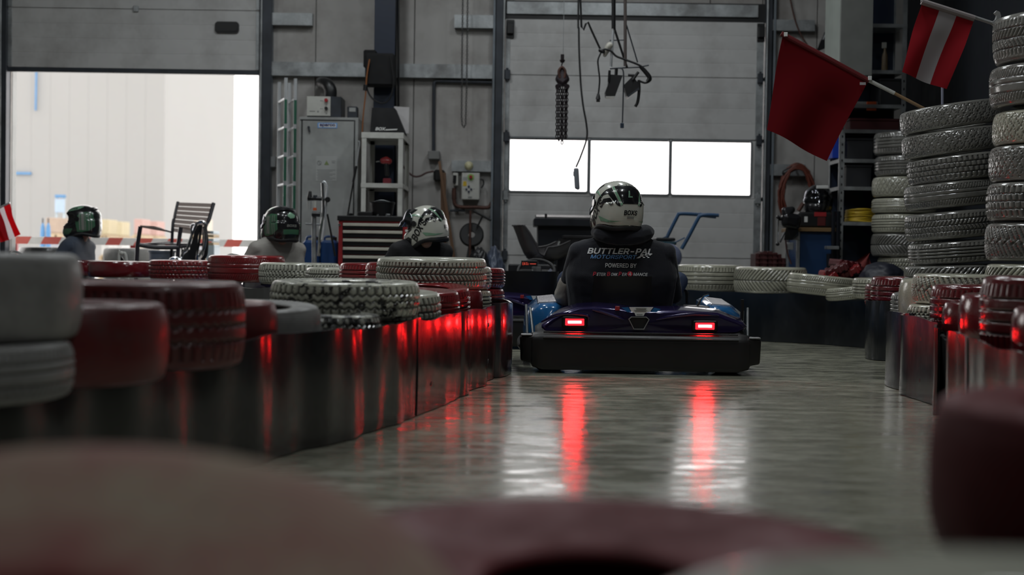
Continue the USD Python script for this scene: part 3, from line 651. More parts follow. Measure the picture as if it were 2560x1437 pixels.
stack([('rib', 'grey', 2187, 331, 388, 0), ('rib', 'grey', 2189, 391, 441, 0), ('hex', 'bone', 2181, 443, 493, 0), ('fine', 'bone', 2181, 495, 533, 0), ('rib', 'bone', 2181, 536, 582, 0), ('chev', 'grey', 2179, 585, 640, 0), ('slant', 'bone', 2194, 643, 688, 0), ('slant', 'bone', 2194, 690, 740, 0), ('rib', 'bone', 2190, 742, 790, 0)],
      12.7, .285, 'the slim stack beside the storage rack', 'slim stack beside the storage rack')

# ---- blurred tyres right in front of the camera, and the barrier that carries them
t = Thing('tyre_barrier', 'dark barrier that carries the blurred tyres in the foreground', 'barrier')
t.part('core', prism(Polygon([(-1.9, .55), (-1.9, 1.28), (1.45, 1.75), (1.2, .25), (.3, .32)]), .17, T(0, 0, .002)), M_CORE)
t.part('belt', belt([(-1.9, 1.31), (-.5, 1.50), (.6, 1.75), (1.45, 1.88)], z1=.24, seed=3), M_BELT)
t.done()
def lie(x, Y, z, tilt=(0, 0)): return T(x, Y, z) @ RX(tilt[0]) @ RY(tilt[1])
NG = 'blurred tyres in the foreground'
tyre('smooth', 'worn', .335, .20, lie(-.335, .97, .215, (20, 2)), 'big blurred tyre with worn red and grey paint at the lower left', NG, 1, r0=.115)
tyre('smooth', 'softred', .36, .185, lie(.08, 1.33, .19, (3, 0)), 'blurred dark red tyre lying across the bottom centre', NG, 1, r0=.11)
tyre('smooth', 'softred', .28, .19, lie(.78, 1.62, .322, (0, 0)), 'blurred dark red tyre standing up at the lower right edge', NG, 1)
tyre('smooth', 'white', .27, .21, lie(.315, .72, .264, (0, 0)), 'blurred white tyre at the bottom right corner', NG, 1)
# ------------------------------------------------------------------ the yard beyond the open door
M_YARD = mat('pale_concrete_yard', (.74, .73, .71), .8, var=.08, scale=.5)
M_FACADE = mat('white_facade', (.31, .31, .305), .7, var=.03, scale=.3)
M_SKYBLUE = mat('blue_metal', (.08, .22, .42), .5)
single('yard', bx((-70, YW + .165, -.3), (45, 160, -.02)), M_YARD, kind='structure')
t = Thing('industrial_building', 'white corrugated industrial building across the yard, seen through the left part of the open door', 'building')
Yf = 36.0; x0, x1 = X(-160, 400, Yf), X(410, 400, Yf)
for k in range(12):
    a = x0 + (x1 - x0) * k / 12; b = x0 + (x1 - x0) * (k + 1) / 12
    t.part('facade_panel', rbx((a + .001, Yf, -.02), (b - .001, Yf + .2, 7.5), .002), M_FACADE)
t.part('backing', bx((x0, Yf + .012, -.02), (x1, Yf + .19, 7.5)), M_FACADE); t.part('roof', bx((x0, Yf - .05, 7.5), (x1, Yf + 9, 7.7)), M_FACADE); t.part('side_wall', bx((x1 - .2, Yf + .2, -.02), (x1, Yf + 9, 7.5)), M_FACADE)
t.part('downpipe', cyl(P(91, 172, Yf - .08), P(89, 276, Yf - .08), .025, 10), M_SKYBLUE, label='blue downpipe')
a, b = P(37, 430, Yf - .06), P(77, 436, Yf - .06)
t.part('sign_strip', bx((a[0], Yf - .06, b[2]), (b[0], Yf - .002, a[2])), M_SKYBLUE, label='blue strip sign')
t.done()
# lamp post
Yl = 46.; pb, pt = P(237, 475, Yl), P(240, 402, Yl)
t = Thing('street_lamp', 'thin pale street lamp with two arms, far out in the bright yard', 'lamp')
M_PALEMETAL = mat('pale_metal', (.42, .5, .55), .5)
t.part('pole', cyl((pt[0], Yl, -.02), pt, .035, 10, .022), M_PALEMETAL)
for sx, px, py in ((1, 257, 399), (-1, 218, 408)):
    e = P(px, py, Yl); t.part('arm', tube([pt, (pt + e) / 2 + [0, 0, .05], e], .018, 8, smooth=4), M_PALEMETAL); t.part('lamp_head', rbx(e + [-.14, -.06, -.03], e + [.14, .06, .03], .02), M_PALEMETAL)
t.done()
# distant trees, their colours paled to imitate overexposure
M_LEAF = mat('washed_out_foliage', (.40, .50, .46), .8, var=.3, scale=3); M_BARK = mat('pale_bark', (.35, .32, .29), .8)
def far_tree(px, py_top, Y, h_crown, lb):
    top = P(px, py_top, Y); t = Thing('tree', lb, 'tree', 'washed-out trees behind the yard'); g = np.random.default_rng(int(px))
    t.part('trunk', tube([(top[0], Y, -.02), (top[0] + .1, Y, top[2] * .4), (top[0], Y, top[2] * .75)], [.16, .1, .05], 8, smooth=4), M_BARK)
    ms = []
    for k in range(260):
        d = g.normal(size=3); d /= np.linalg.norm(d); c = np.array([top[0], Y, top[2] - h_crown / 2]) + d * np.array([h_crown * .42, h_crown * .4, h_crown * .5]) * g.uniform(.35, 1) ** .5
        m_ = trimesh.creation.icosphere(0, g.uniform(.05, .12) * h_crown * .5); m_.apply_scale(g.uniform(.6, 1.3)); m_.apply_translation(c); ms.append(m_)
    t.part('crown', trimesh.util.concatenate(ms), M_LEAF, smooth=False, kind='stuff'); t.done()
far_tree(331, 500, 92., 2.2, 'washed-out pale tree just right of the blue-sweatered driver, left of a second one')
far_tree(356, 512, 95., 1.7, 'small washed-out tree between two others beyond the yard')
far_tree(408, 520, 98., 1.8, 'washed-out pale tree just left of the wooden armchair')
# crates on pallets
cols = [(.36, .28, .22), (.46, .40, .26), (.30, .31, .34), (.42, .27, .24), (.5, .45, .38), (.3, .32, .35)]
for i, (px, w, top, Y, cols_) in enumerate([(146, 26, 548, 31, (0, 2)), (274, 13, 545, 32, (1, 2)), (306, 13, 547, 34, (1, 2)), (356, 15, 550, 31, (3, 4)), (393, 15, 550, 33, (3, 4)), (508, 22, 556, 30, (4, 5))]):
    w_ = w * S(Y) * .72; p = P(px, top + 8, Y); t = Thing('pallet_stack', ['red and brown pallet of goods left of the blue-sweatered driver', 'yellowish pallet of goods right behind the nearest helmet on the left', 'yellow-topped pallet with a dark base, second behind the left helmet', 'reddish crates on a pale pallet in mid yard, left one of a pair', 'reddish crates on a pale pallet in mid yard, right one of a pair', 'tan pallet stack seen beside the armchair back'][i], 'pallet', 'pallets of goods in the yard')
    z = -.02; n = 0
    while z < p[2] - .2:
        h = .12 if n % 2 == 0 else .34; c = cols[cols_[(n // 2) % 2]]
        m_ = mat('goods_%d' % (cols_[(n // 2) % 2]), c, .7) if z > p[2] - .75 else mat('wrapped_goods', (.52, .52, .51), .5)
        if n % 2 == 0:
            t.part('pallet', cat_([bx((p[0] - w_, Y - .4, z + .09), (p[0] + w_, Y + .4, z + h))] + [bx((p[0] + q * w_ * .85 - .05, Y - .4, z), (p[0] + q * w_ * .85 + .05, Y + .4, z + .09)) for q in (-1, 0, 1)]), mat('pallet_wood', (.42, .33, .22), .8))
        else: t.part('crate', rbx((p[0] - w_ * .92, Y - .37, z), (p[0] + w_ * .92, Y + .37, z + h), .02), m_)
        z += h; n += 1
    t.done()
t = Thing('banner_sign', 'pale blue banner board on posts behind the gas bottles in the yard', 'sign'); Y = 33.; a, b = P(137, 497, Y), P(160, 531, Y)
t.part('board', rbx((a[0], Y, b[2]), (b[0], Y + .05, a[2]), .01), mat('pale_blue_board', (.36, .46, .58), .6)); t.part('top_strip', rbx((a[0], Y - .01, a[2] + .03), (b[0] + .03, Y + .05, a[2] + .1), .01), M_SKYBLUE)
for q in (a[0] + .02, b[0] - .02): t.part('post', cyl((q, Y + .07, -.02), (q, Y + .07, a[2] + .1), .025, 8), M_PALEMETAL)
t.done()
# blue gas bottles
for i, px in enumerate((107, 121)):
    Y = 24.; p = P(px, 546, Y); r = 6 * S(Y)
    t = Thing('gas_bottle', ['blue gas bottle left of its twin, across the yard', 'blue gas bottle right of its twin, across the yard'][i], 'gas bottle', 'blue gas bottles in the yard')
    t.part('body', lathe([(0, -.02), (r, -.02), (r, p[2] - .25), (r * .8, p[2] - .14), (r * .35, p[2] - .08), (0, p[2] - .08)], 20, T(p[0], Y, 0)), M_SKYBLUE); t.part('valve', lathe([(0, 0), (r * .3, 0), (r * .3, .08), (r * .2, .1), (0, .1)], 12, T(p[0], Y, p[2] - .09)), M_DARKSTEEL); t.done()
# striped board barrier outside the door
t = Thing('board_barrier', 'red and white striped barrier board standing outside the open door', 'barrier')
Yb = 15.55; a, b = P(30, 591, Yb), P(640, 599, Yb); z1 = (a[2] + b[2]) / 2; zh = .082
t.part('board', rbx((a[0], Yb, z1 - zh), (b[0], Yb + .025, z1), .004), mat('white_board', (.86, .85, .83), .5))
for l, r in ((36, 74), (106, 150), (185, 222), (268, 303), (338, 378), (417, 452), (494, 528), (564, 602)):
    xl, xr = X(l, 600, Yb), X(r, 600, Yb); sl = .045
    t.part('red_stripe', prism([(xl - sl / 2, z1 - zh), (xr - sl / 2, z1 - zh), (xr + sl / 2, z1), (xl + sl / 2, z1)], .002, T(0, Yb, 0) @ XZ), mat('stripe_red', (.75, .16, .13), .5))
for px in (33, 330, 636): t.part('post', rbx((X(px, 600, Yb) - .03, Yb + .03, -.02), (X(px, 600, Yb) + .03, Yb + .09, z1 - .01), .006), M_REDPLASTIC)
t.done()
for px, pt, wd in ((118, 'rubber', 'black'), (331, 'dull', 'grey-white')):
    for k in range(4):
        tyre('smooth', pt, .30, .178, lay(px, 15.12, .30, -.02 + k * .179, 'c', 630), '%s tyre of the small %s pile outside the open door' % (('bottom', 'second lowest', 'second highest', 'topmost')[k], wd), 'tyre piles outside the door', 2)
# ------------------------------------------------------------------ helmets
from scipy.spatial import Delaunay, cKDTree
from scipy.interpolate import LinearNDInterpolator, NearestNDInterpolator
import shapely
def fill(poly, step):
    """Polygon -> (2-D points, triangles) with inner points about step apart."""
    g = poly if hasattr(poly, 'geom_type') else Polygon(poly).buffer(0)
    pts, tris, k = [], [], 0
    for q in getattr(g, 'geoms', [g]):
        rings = [q.exterior, *q.interiors]; b = []
        for r in rings:
            n = max(8, int(r.length / step)); b += [r.interpolate(i / n, normalized=True).coords[0] for i in range(n)] + list(r.coords[:-1])
        x0, y0, x1, y1 = q.bounds
        gx, gy = np.meshgrid(np.arange(x0 + step / 2, x1, step), np.arange(y0 + step / 2, y1, step)); c = np.c_[gx.ravel(), gy.ravel()]
        if len(c): c = c[shapely.contains_xy(q.buffer(-step * .3), c[:, 0], c[:, 1])]
        a = np.unique(np.round(np.vstack([np.array(b), c]), 6), axis=0)
        if len(a) < 4: continue
        d = Delaunay(a).simplices; ce = a[d].mean(1); d = d[shapely.contains_xy(q.buffer(1e-6), ce[:, 0], ce[:, 1])]
        pts.append(a); tris.append(d + k); k += len(a)
    if not pts: return np.zeros((0, 2)), np.zeros((0, 3), int)
    return np.vstack(pts), np.vstack(tris)
def flat_text(s, h, width=None, shear=0., bold=True, heavy=0.):
    """Lettering as a shapely shape, lower left at the origin, capitals h tall, squeezed or stretched to a width."""
    m_ = meshkit.text_mesh(s, 1.0, .1, bold); v = m_.vertices[m_.faces]; top = (np.ptp(v[:, :, 2], axis=1) < 1e-6) & (v[:, :, 2].mean(1) > .05)
    g = shapely.union_all([Polygon(t[:, :2]).buffer(.004) for t in v[top]])
    x0, y0, x1, y1 = g.bounds; g = affinity.translate(g, -x0, 0)
    if heavy: g = g.buffer(heavy)
    g = affinity.scale(g, (width / (x1 - x0)) if width else h, h, origin=(0, 0))
    return affinity.affine_transform(g, [1, shear, 0, 1, 0, 0]) if shear else g
def shell_point(az, el, off=0., recess=False):
    """A full-face helmet's surface: az degrees from the front (right positive), el degrees above the middle."""
    a, e = np.radians(az), np.radians(el); d = np.stack([np.sin(a) * np.cos(e), np.cos(a) * np.cos(e), np.sin(e)], -1)
    up = d[..., 2] > 0
    ax, ay, az_ = .124, .150, np.where(up, .132, .19)
    d = np.where(np.abs(d) < 1e-9, 1e-9, d); n = np.where(up, 2.15, 2.9)
    r = (np.abs(d[..., 0] / ax) ** n + np.abs(d[..., 1] / ay) ** n + np.abs(d[..., 2] / az_) ** n) ** (-1 / n)
    fr = np.clip(np.cos(a), 0, 1); chin = np.exp(-((np.degrees(e) + 33) / 17) ** 2) * fr ** 3
    r = r * (1 + .17 * chin) * (1 - .05 * np.exp(-((np.degrees(e) - 6) / 14) ** 2) * fr ** 4)
    if recess:
        u_ = np.clip((66 - np.abs((np.degrees(a) + 180) % 360 - 180)) / 12, 0, 1); w_ = np.clip((np.degrees(e) + 13) / 7, 0, 1) * np.clip((25 - np.degrees(e)) / 7, 0, 1)
        r = r * (1 - .16 * u_ * w_)
    back = np.clip(-np.cos(a), 0, 1); r = r * (1 + .035 * np.exp(-((np.degrees(e) - 24) / 13) ** 2) * back)
    return d * (r + off)[..., None] if np.ndim(off) else d * (r[..., None] + off)
def on_shell(poly, off=.0012, step=4., recess=False):
    p, t = fill(poly, step)
    m_ = trimesh.Trimesh(shell_point(p[:, 0], p[:, 1], off, recess), t, process=False)
    if len(t) and (m_.face_normals * m_.triangles_center).sum() < 0: m_.invert()
    return m_
def sided(poly, s): return Polygon([(s * x, y) for x, y in poly])
def coat_paint(name, rgb, rough=.22): return mat(name, rgb, rough, coat=.6, coat_roughness=.05, var=.05)
H_WHITE, H_BLACK, H_GREEN, H_GREYS, H_DGREEN = coat_paint('helmet_cream', (.60, .60, .53)), coat_paint('helmet_black', (.012, .012, .014)), coat_paint('helmet_green', (.055, .15, .085)), coat_paint('helmet_grey', (.26, .26, .24)), coat_paint('helmet_pale_green', (.22, .40, .27))
M_VISOR = usdkit.material(stage, '/World/Looks/visor', {'t': ('transparent_bsdf', {'color': (.35, .38, .45)}), 'g': ('glossy_bsdf', {'color': (.9, .92, 1), 'roughness': .05}), 'f': ('fresnel', {'IOR': 1.9}), 'm': ('mix_closure', {})}, [('f.fac', 'm.fac'), ('t.BSDF', 'm.closure1'), ('g.BSDF', 'm.closure2')], surface='m.closure')
def helmet(t, M, look, visor_up=0., visor=True):
    """Adds a helmet (its parts as sub-parts) to a thing; M places the helmet's middle, facing +y."""
    az = np.linspace(-180, 180, 73)[:-1]; el = np.concatenate([np.linspace(-47, 80, 34), [86, 89.5]])
    A, E = np.meshgrid(az, el, indexing='ij'); V = shell_point(A, E, recess=True)
    inner = shell_point(A[:, :1], np.full_like(A[:, :1], -46.), -.022); inner[..., 2] += .012
    lip = shell_point(A[:, :1], np.full_like(A[:, :1], -48.), -.008)
    V = np.concatenate([inner, lip, V], 1); sh = grid_mesh(V, True)
    if sh.volume < 0: sh.invert()
    base = H_WHITE if look == 'white' else H_BLACK
    h = t.part('helmet', xf(sh, M), base, True)
    def sub(name, polys, mt, off=.0015, step=4.):
        ms = [on_shell(q, off, step) for q in polys]; ms = [m_ for m_ in ms if len(m_.faces)]
        if ms: t.part(name, xf(trimesh.util.concatenate(ms), M), mt, True, parent=h)
    def label(s, az0, el0, hgt, wid, rot, mt, off=.0028, heavy=.02):
        g = flat_text(s, hgt, wid, .15, True, heavy); x0, y0, x1, y1 = g.bounds
        g = affinity.rotate(affinity.translate(g, -(x0 + x1) / 2, -(y0 + y1) / 2), rot, origin=(0, 0))
        k = 1 / max(.5, math.cos(math.radians(el0)))
        g = affinity.translate(affinity.scale(g, -k if False else k, 1, origin=(0, 0)), 0, 0)
        # az grows to the wearer's right; seen from outside that reads right to left, so flip
        g = affinity.translate(affinity.scale(g, -1, 1, origin=(0, 0)), az0, el0)
        sub('lettering', [g], mt, off, 2.5)
    port = Polygon([(-66, -4), (-60, 18), (-35, 26), (0, 28), (35, 26), (60, 18), (66, -4), (50, -12), (20, -16), (-20, -16), (-50, -12)]).buffer(3).buffer(-1)
    t.part('eye_port', xf(on_shell(port, .001, 5., True), M), M_PRINT, True, parent=h)
    vis = Polygon([(-76, -6), (-70, 20), (-38, 30), (0, 32), (38, 30), (70, 20), (76, -6), (55, -13), (20, -17), (-20, -17), (-55, -13)])
    vm = on_shell(vis, .006, 5.)
    if visor_up: vm.apply_transform(R(visor_up, [1, 0, 0], [0, .0, .02]))
    if visor: t.part('visor', xf(vm, M), M_VISOR, True, parent=h)
    t.part('visor_pivot', xf(cat_([cyl((s * .120, .028, .012), (s * .1315, .03, .013), .02, 16) for s in (-1, 1)]), M), H_BLACK, parent=h, kind='stuff')
    # neck roll
    rim = np.linspace(-180, 180, 61)[:-1]; c = shell_point(rim, np.full(60, -47.), -.012); c[:, 2] -= .004
    t.part('neck_roll', xf(tube(c, .017, 8, closed=True), M), M_RUBBER, True, parent=h)
    w180 = lambda pts: Polygon([(180 + x, y) for x, y in pts])
    if look == 'white':
        sub('dark_panel', [w180([(-36, 40), (36, 40), (17, -3), (-17, -3)])], H_BLACK)
        for s in (1, -1):
            sub('panel_stripe', [w180([(s * 37, 41), (s * 41, 39), (s * 21, -7), (s * 17, -4)])], H_DGREEN, .0018, 3)
            sub('dark_swoop', [w180([(s * 43, 38), (s * 60, 33), (s * 84, 14), (s * 96, -10), (s * 84, 2), (s * 64, 20), (s * 50, 21), (s * 28, -6), (s * 22, -8), (s * 23, -4)])], H_BLACK)
            sub('vent', [w180([(s * 36, -1), (s * 44, 11), (s * 62, 11), (s * 70, 1), (s * 62, -2), (s * 52, 3), (s * 42, -5)])], H_BLACK, .004)
            sub('top_panel', [sided([(18, 76), (30, 48), (48, 38), (72, 40), (98, 52), (60, 66)], s)], H_BLACK)
            sub('green_stripe', [sided([(20, 44), (50, 33), (84, 30), (112, 16), (84, 36), (52, 38), (22, 49)], s)], H_DGREEN, .002)
            sub('jaw_panel', [sided([(22, -22), (50, -22), (58, -30), (46, -43), (20, -40)], s)], H_BLACK)
            sub('green_wedge', [sided([(96, -26), (132, -33), (160, -34), (128, -37), (104, -36)], s)], H_DGREEN, .002)
            label("BOX'S", s * 88, -15, 18, 62, -s * 40, H_BLACK)
        label('BOXS', 180, -20, 8, 28, 0, H_BLACK)
        sub('sticker', [w180([(-8, -31), (8, -31), (8, -27), (-8, -27)])], H_GREYS, .002, 3)
        label('L', 180, 17, 13, 9, 0, H_DGREEN)
        label('AFTER', 180, 44, 5, 40, 0, H_GREYS)
        sub('lower_edge', [Polygon([(-178, -47), (178, -47), (178, -42), (120, -41), (60, -45), (-60, -45), (-120, -41), (-178, -42)])], H_BLACK, .002, 6)
    elif look == 'green':
        for s in (1, -1):
            sub('side_panel', [sided([(74, -38), (70, 4), (84, 26), (112, 30), (136, 24), (138, -20), (120, -34), (92, -40)], s)], H_GREEN)
            for a, b in ((84, 88), (92, 103), (106, 108), (118, 120), (126, 127.5)):
                sub('side_stripe', [sided([(a, -34), (b, -34), (b, 24), (a, 22)], s)], H_GREYS, .002, 5)
            sub('brow_stripe', [sided([(6, 30), (40, 34), (80, 44), (112, 58), (80, 62), (40, 56), (6, 50)], s)], H_DGREEN, .0018)
            label('BOXS', s * 46, 45, 8, 40, -s * 10, H_BLACK)
            sub('chin_panel', [sided([(8, -24), (40, -22), (60, -26), (52, -36), (14, -38)], s)], H_GREEN)
        sub('back_badge', [w180([(-14, 20), (2, 30), (14, 18), (4, 10), (-10, 12)])], H_DGREEN)
        label('BOXS', 180, -10, 6, 30, 0, H_GREYS)
        sub('back_panel', [w180([(-26, -20), (26, -20), (26, -32), (-26, -32)])], H_GREEN)
        sub('rear_spoiler', [w180([(-44, 36), (44, 36), (38, 44), (-38, 44)])], H_BLACK, .012)
    return h

# ------------------------------------------------------------------ rental kart: own frame, rear bumper's back face at y = 0, forward +y
K_PURPLE = usdkit.material(stage, '/World/Looks/kart_violet_paint', {'tc': ('texture_coordinate', {}), 'n': ('noise_texture', {'scale': 5.}), 'r': ('rgb_ramp', {'ramp': [(.3, (.018, .012, .06)), (.7, (.03, .02, .105))]}), 'p': ('principled_bsdf', {'roughness': .2, 'metallic': .35, 'coat_weight': .9, 'coat_roughness': .05})}, [('tc.object', 'n.vector'), ('n.fac', 'r.fac'), ('r.color', 'p.base_color')], surface='p.BSDF')
K_BLUE = mat('kart_blue_paint', (.02, .14, .36), .2, coat=.9, coat_roughness=.05, var=.15)
K_SILVER = mat('kart_silver_paint', (.38, .40, .46), .18, coat=.8, metal=.5, coat_roughness=.05)
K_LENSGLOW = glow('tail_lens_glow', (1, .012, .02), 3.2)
K_LED = glow('tail_led', (1, .011, .011), 210.)
K_LENSOFF = mat('tail_lens_dark', (.10, .006, .008), .15, coat=.6)
def loft(sections):
    """Closed outlines with equal counts -> capped body."""
    V = np.array(sections, float); n = V.shape[1]; m_ = grid_mesh(np.concatenate([V, V[:, :1]], 1))
    v = np.vstack([m_.vertices]); f = [m_.faces]; k = n + 1
    for i in (0, len(V) - 1):
        c = len(v); v = np.vstack([v, V[i].mean(0)]); a = i * k + np.arange(n); f.append(np.stack([np.full(n, c), a, a + 1], 1) if i else np.stack([np.full(n, c), a + 1, a], 1))
    m_ = trimesh.Trimesh(v, np.vstack(f), process=False); m_.merge_vertices(); trimesh.repair.fix_normals(m_)
    return m_
def rear_xz(px, py, dx=0.):
    """Photo pixel on the kart's rear -> its own x, z."""
    return ((px - 1601) * .0023, .67 - (py - .0148 * (px - 1601) - 644.5) * .0023)
def round_hull(pts, r, seg=16): return as_tm(spheres_hull(pts, [r] * len(pts), seg))
def kart_wheel(t, x, y, r, w):
    i = t.part('wheel', lathe([(r * .5, -w / 2), (r * .86, -w / 2), (r, -w * .34), (r, w * .34), (r * .86, w / 2), (r * .5, w / 2), (r * .5, -w / 2)], 36, T(x, y, r) @ RY(90)), M_RUBBER)
    t.part('rim', lathe([(0, -w * .3), (r * .5, -w * .45), (r * .52, w * .45), (0, w * .3)], 24, T(x, y, r) @ RY(90)), M_STEEL, parent=i)
def kart(label, cat, group, M, lit):
    t = Thing('go_kart', label, cat, group, local=True, M=M)
    # rear bumper: long hollow plastic body with a stepped top and end blocks
    prof = [(.0, .045), (.015, .02), (.10, .015), (.16, .05), (.16, .20), (.12, .235), (.045, .24), (.03, .225), (.012, .215), (.0, .19)]
    secs = []
    for x, k, lift in ((-.635, .72, .03), (-.62, .9, .012), (-.56, 1, 0), (-.2, 1, 0), (.2, 1, 0), (.56, 1, 0), (.62, .9, .012), (.635, .72, .03)):
        secs.append([(x, .08 + (y - .08) * k, .13 + (z - .13) * k + lift * .3) for y, z in prof])
    t.part('rear_bumper', loft(secs), M_BUMPER, 40)
    t.part('bumper_rib', cat_([tube([(-.56, -.001, .205), (0, -.004, .205), (.56, -.001, .205)], .006, 8), tube([(-.56, .03, .236), (0, .028, .236), (.56, .03, .236)], .005, 8)]), M_BUMPER, kind='stuff')
    for s in (-1, 1):
        e = [(s * .615, .03, .07), (s * .615, .03, .20), (s * .615, .34, .07), (s * .615, .34, .20), (s * .675, .05, .08), (s * .68, .05, .195), (s * .68, .32, .195), (s * .675, .32, .08), (s * .664, .04, .125)]
        t.part('bumper_end', round_hull(e, .016), M_BUMPER, 40)
        t.part('end_cap', rbx((s * .625, .02, .214), (s * .69, .10, .222), .003), M_STEEL)
    # rear fairing
    top = [(1347, 824), (1352, 814), (1370, 800), (1399, 783), (1440, 769), (1490, 766), (1545, 770), (1572, 776), (1600, 778), (1630, 777), (1660, 776), (1710, 776), (1760, 780), (1800, 782), (1835, 797), (1866, 808), (1876, 820)]
    bot = [(1860, 834), (1780, 836), (1700, 838), (1650, 842), (1622, 850), (1600, 851), (1578, 849), (1550, 841), (1490, 834), (1410, 830)]
    o = np.array([rear_xz(*p) for p in top + bot]); c = o.mean(0); ntop = len(top)
    secs = []
    for y, k, rise in ((.075, .93, -.012), (.095, .985, -.003), (.125, 1, 0), (.22, 1.0, .018), (.34, .97, .02), (.44, .86, .0), (.47, .7, -.02)):
        q = c + (o - c) * [k, k]; q[:ntop, 1] += rise
        bow = .05 * (q[:, 0] / .6) ** 2
        secs.append(np.c_[q[:, 0], y + bow, q[:, 1]])
    fair = loft(secs); t.part('rear_fairing', fair, K_PURPLE, 40)
    # creases and panels on the fairing
    for pts, mt, nm in (([(1352, 806), (1390, 789), (1432, 786), (1468, 790), (1470, 802)], K_PURPLE, 'fairing_crease'), ([(1480, 775), (1500, 779), (1540, 792), (1560, 800)], K_PURPLE, 'fairing_crease'), ([(1640, 800), (1680, 792), (1740, 786), (1800, 790)], K_PURPLE, 'fairing_crease')):
        t.part(nm, tube([(rear_xz(*p)[0], .072 + .05 * (rear_xz(*p)[0] / .6) ** 2, rear_xz(*p)[1]) for p in pts], [.004, .010, .010, .010, .004], 8, smooth=6), mt)
    # tail lamps
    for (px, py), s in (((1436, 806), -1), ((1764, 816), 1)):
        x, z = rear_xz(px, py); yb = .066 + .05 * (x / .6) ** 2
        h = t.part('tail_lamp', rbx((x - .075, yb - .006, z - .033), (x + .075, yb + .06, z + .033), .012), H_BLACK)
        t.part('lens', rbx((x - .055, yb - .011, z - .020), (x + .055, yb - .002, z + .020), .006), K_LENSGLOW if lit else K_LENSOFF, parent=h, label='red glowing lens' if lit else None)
        t.part('led_bar', rbx((x - .040, yb - .016, z - .0085), (x + .040, yb - .009, z + .0085), .004), K_LED if lit else K_LENSOFF, parent=h, label='bright lit bar' if lit else None)
    x, z = rear_xz(1597, 808)
    hexo = Polygon([(-.061, .022), (-.044, .037), (.044, .037), (.061, .022), (.03, -.037), (-.03, -.037)])
    e = t.part('exhaust_outlet', prism(hexo.difference(hexo.buffer(-.0045)), .035, T(x, .085, z) @ XZ), M_STEEL)
    t.part('outlet_mesh', prism(hexo.buffer(-.003), .01, T(x, .08, z) @ XZ), M_PRINT, parent=e)
    pl = [rear_xz(*p) for p in ((1572, 768), (1633, 768), (1624, 780), (1612, 783), (1609, 790), (1589, 790), (1586, 783), (1578, 780))]
    k = t.part('number_plate', prism(pl, .008, T(0, .071, 0) @ XZ), M_PAPER, label='white shield-shaped sticker plate')
    lines = []
    for a, b, y in ((1588, 1616, 770.5), (1590, 1614, 773), (1584, 1618, 775.6), (1587, 1614, 778), (1591, 1606, 786)):
        p, q = rear_xz(a, y), rear_xz(b, y + 1); lines.append(bx((p[0], .0615, q[1]), (q[0], .063, p[1])))
    t.part('print_line', cat_(lines), M_PRINT, parent=k, kind='stuff')
    for pts in ([(1553, 769), (1570, 768), (1577, 780), (1568, 781)], [(1635, 769), (1652, 773), (1640, 781), (1626, 780)]):
        t.part('blue_panel', prism([rear_xz(*p) for p in pts], .007, T(0, .072, 0) @ XZ), K_BLUE)
    p = rear_xz(1543, 771); t.part('kill_switch', rbx((p[0] - .013, .06, p[1] - .012), (p[0] + .013, .09, p[1] + .012), .003), M_REDPAINT)
    # side pods
    for s in (-1, 1):
        secs = []
        for y, w0, w1, zt in ((.50, .46, .62, .36), (.54, .43, .655, .385), (.68, .42, .685, .40), (.95, .42, .69, .41), (1.2, .43, .67, .42), (1.32, .45, .60, .36)):
            secs.append([(s * w0, y, .11), (s * (w0 + .02), y, zt - .02), (s * (w0 + .06), y, zt), (s * (w1 - .08), y, zt - .01), (s * (w1 - .015), y, zt - .06), (s * w1, y, .20), (s * (w1 - .02), y, .10)])
        i = t.part('side_pod', loft(secs), K_BLUE, 50)
        t.part('pod_trim', round_hull([(s * .48, .60, .388), (s * .59, .60, .382), (s * .60, 1.1, .405), (s * .5, 1.15, .415)], .008), K_SILVER, parent=i)
        t.part('side_guard', tube([(s * .66, .34, .13), (s * .695, .45, .13), (s * .70, 1.2, .13), (s * .64, 1.35, .13)], .02, 10, smooth=5), M_BLACK)
        t.part('guard_strut', cat_([tube([(s * .62, .30, .20), (s * .64, .40, .36)], .008), tube([(s * .655, .30, .20), (s * .665, .38, .38)], .008)]), M_STEEL, kind='stuff')
    # tank with filler handle, mirror-like post and lever on the right
    t.part('fuel_tank', rbx((.30, .50, .22), (.47, .78, .38), .03), M_BLACK); t.part('filler_lever', tube([(.39, .62, .38), (.43, .62, .44), (.46, .62, .45)], .007, 8), M_CHROME)
    t.part('engine', cat_([rbx((.24, .42, .10), (.44, .74, .34), .03), rbx((.27, .30, .16), (.40, .42, .30), .02)]), M_DARKSTEEL)
    t.part('marker_post', tube([(.625, .36, .26), (.63, .36, .38), (.628, .36, .43)], .010, 8), M_BLACK)
    t.part('grab_bar', tube([(.22, .95, .36), (.30, 1.0, .45), (.36, 1.0, .46), (.37, 1.0, .38)], .011, 8, smooth=4), M_BLACK)
    # frame, seat, steering
    t.part('frame', cat_([tube([(s * .28, .12, .07), (s * .30, .6, .07), (s * .30, 1.2, .07), (s * .2, 1.75, .07)], .017, 8) for s in (-1, 1)] + [tube([(-.3, y, .07), (.3, y, .07)], .016, 8) for y in (.2, .85, 1.4)]), M_BLACK, kind='stuff')
    t.part('floor_tray', bx((-.27, .85, .055), (.27, 1.75, .062)), M_STEEL)
    u = np.linspace(-1, 1, 17); prof = [(.95, .15), (.80, .11), (.62, .10), (.46, .14), (.37, .26), (.33, .42), (.31, .56)]
    prof = smooth_path(np.c_[np.zeros(len(prof)), prof], 4)[:, 1:]; V = []
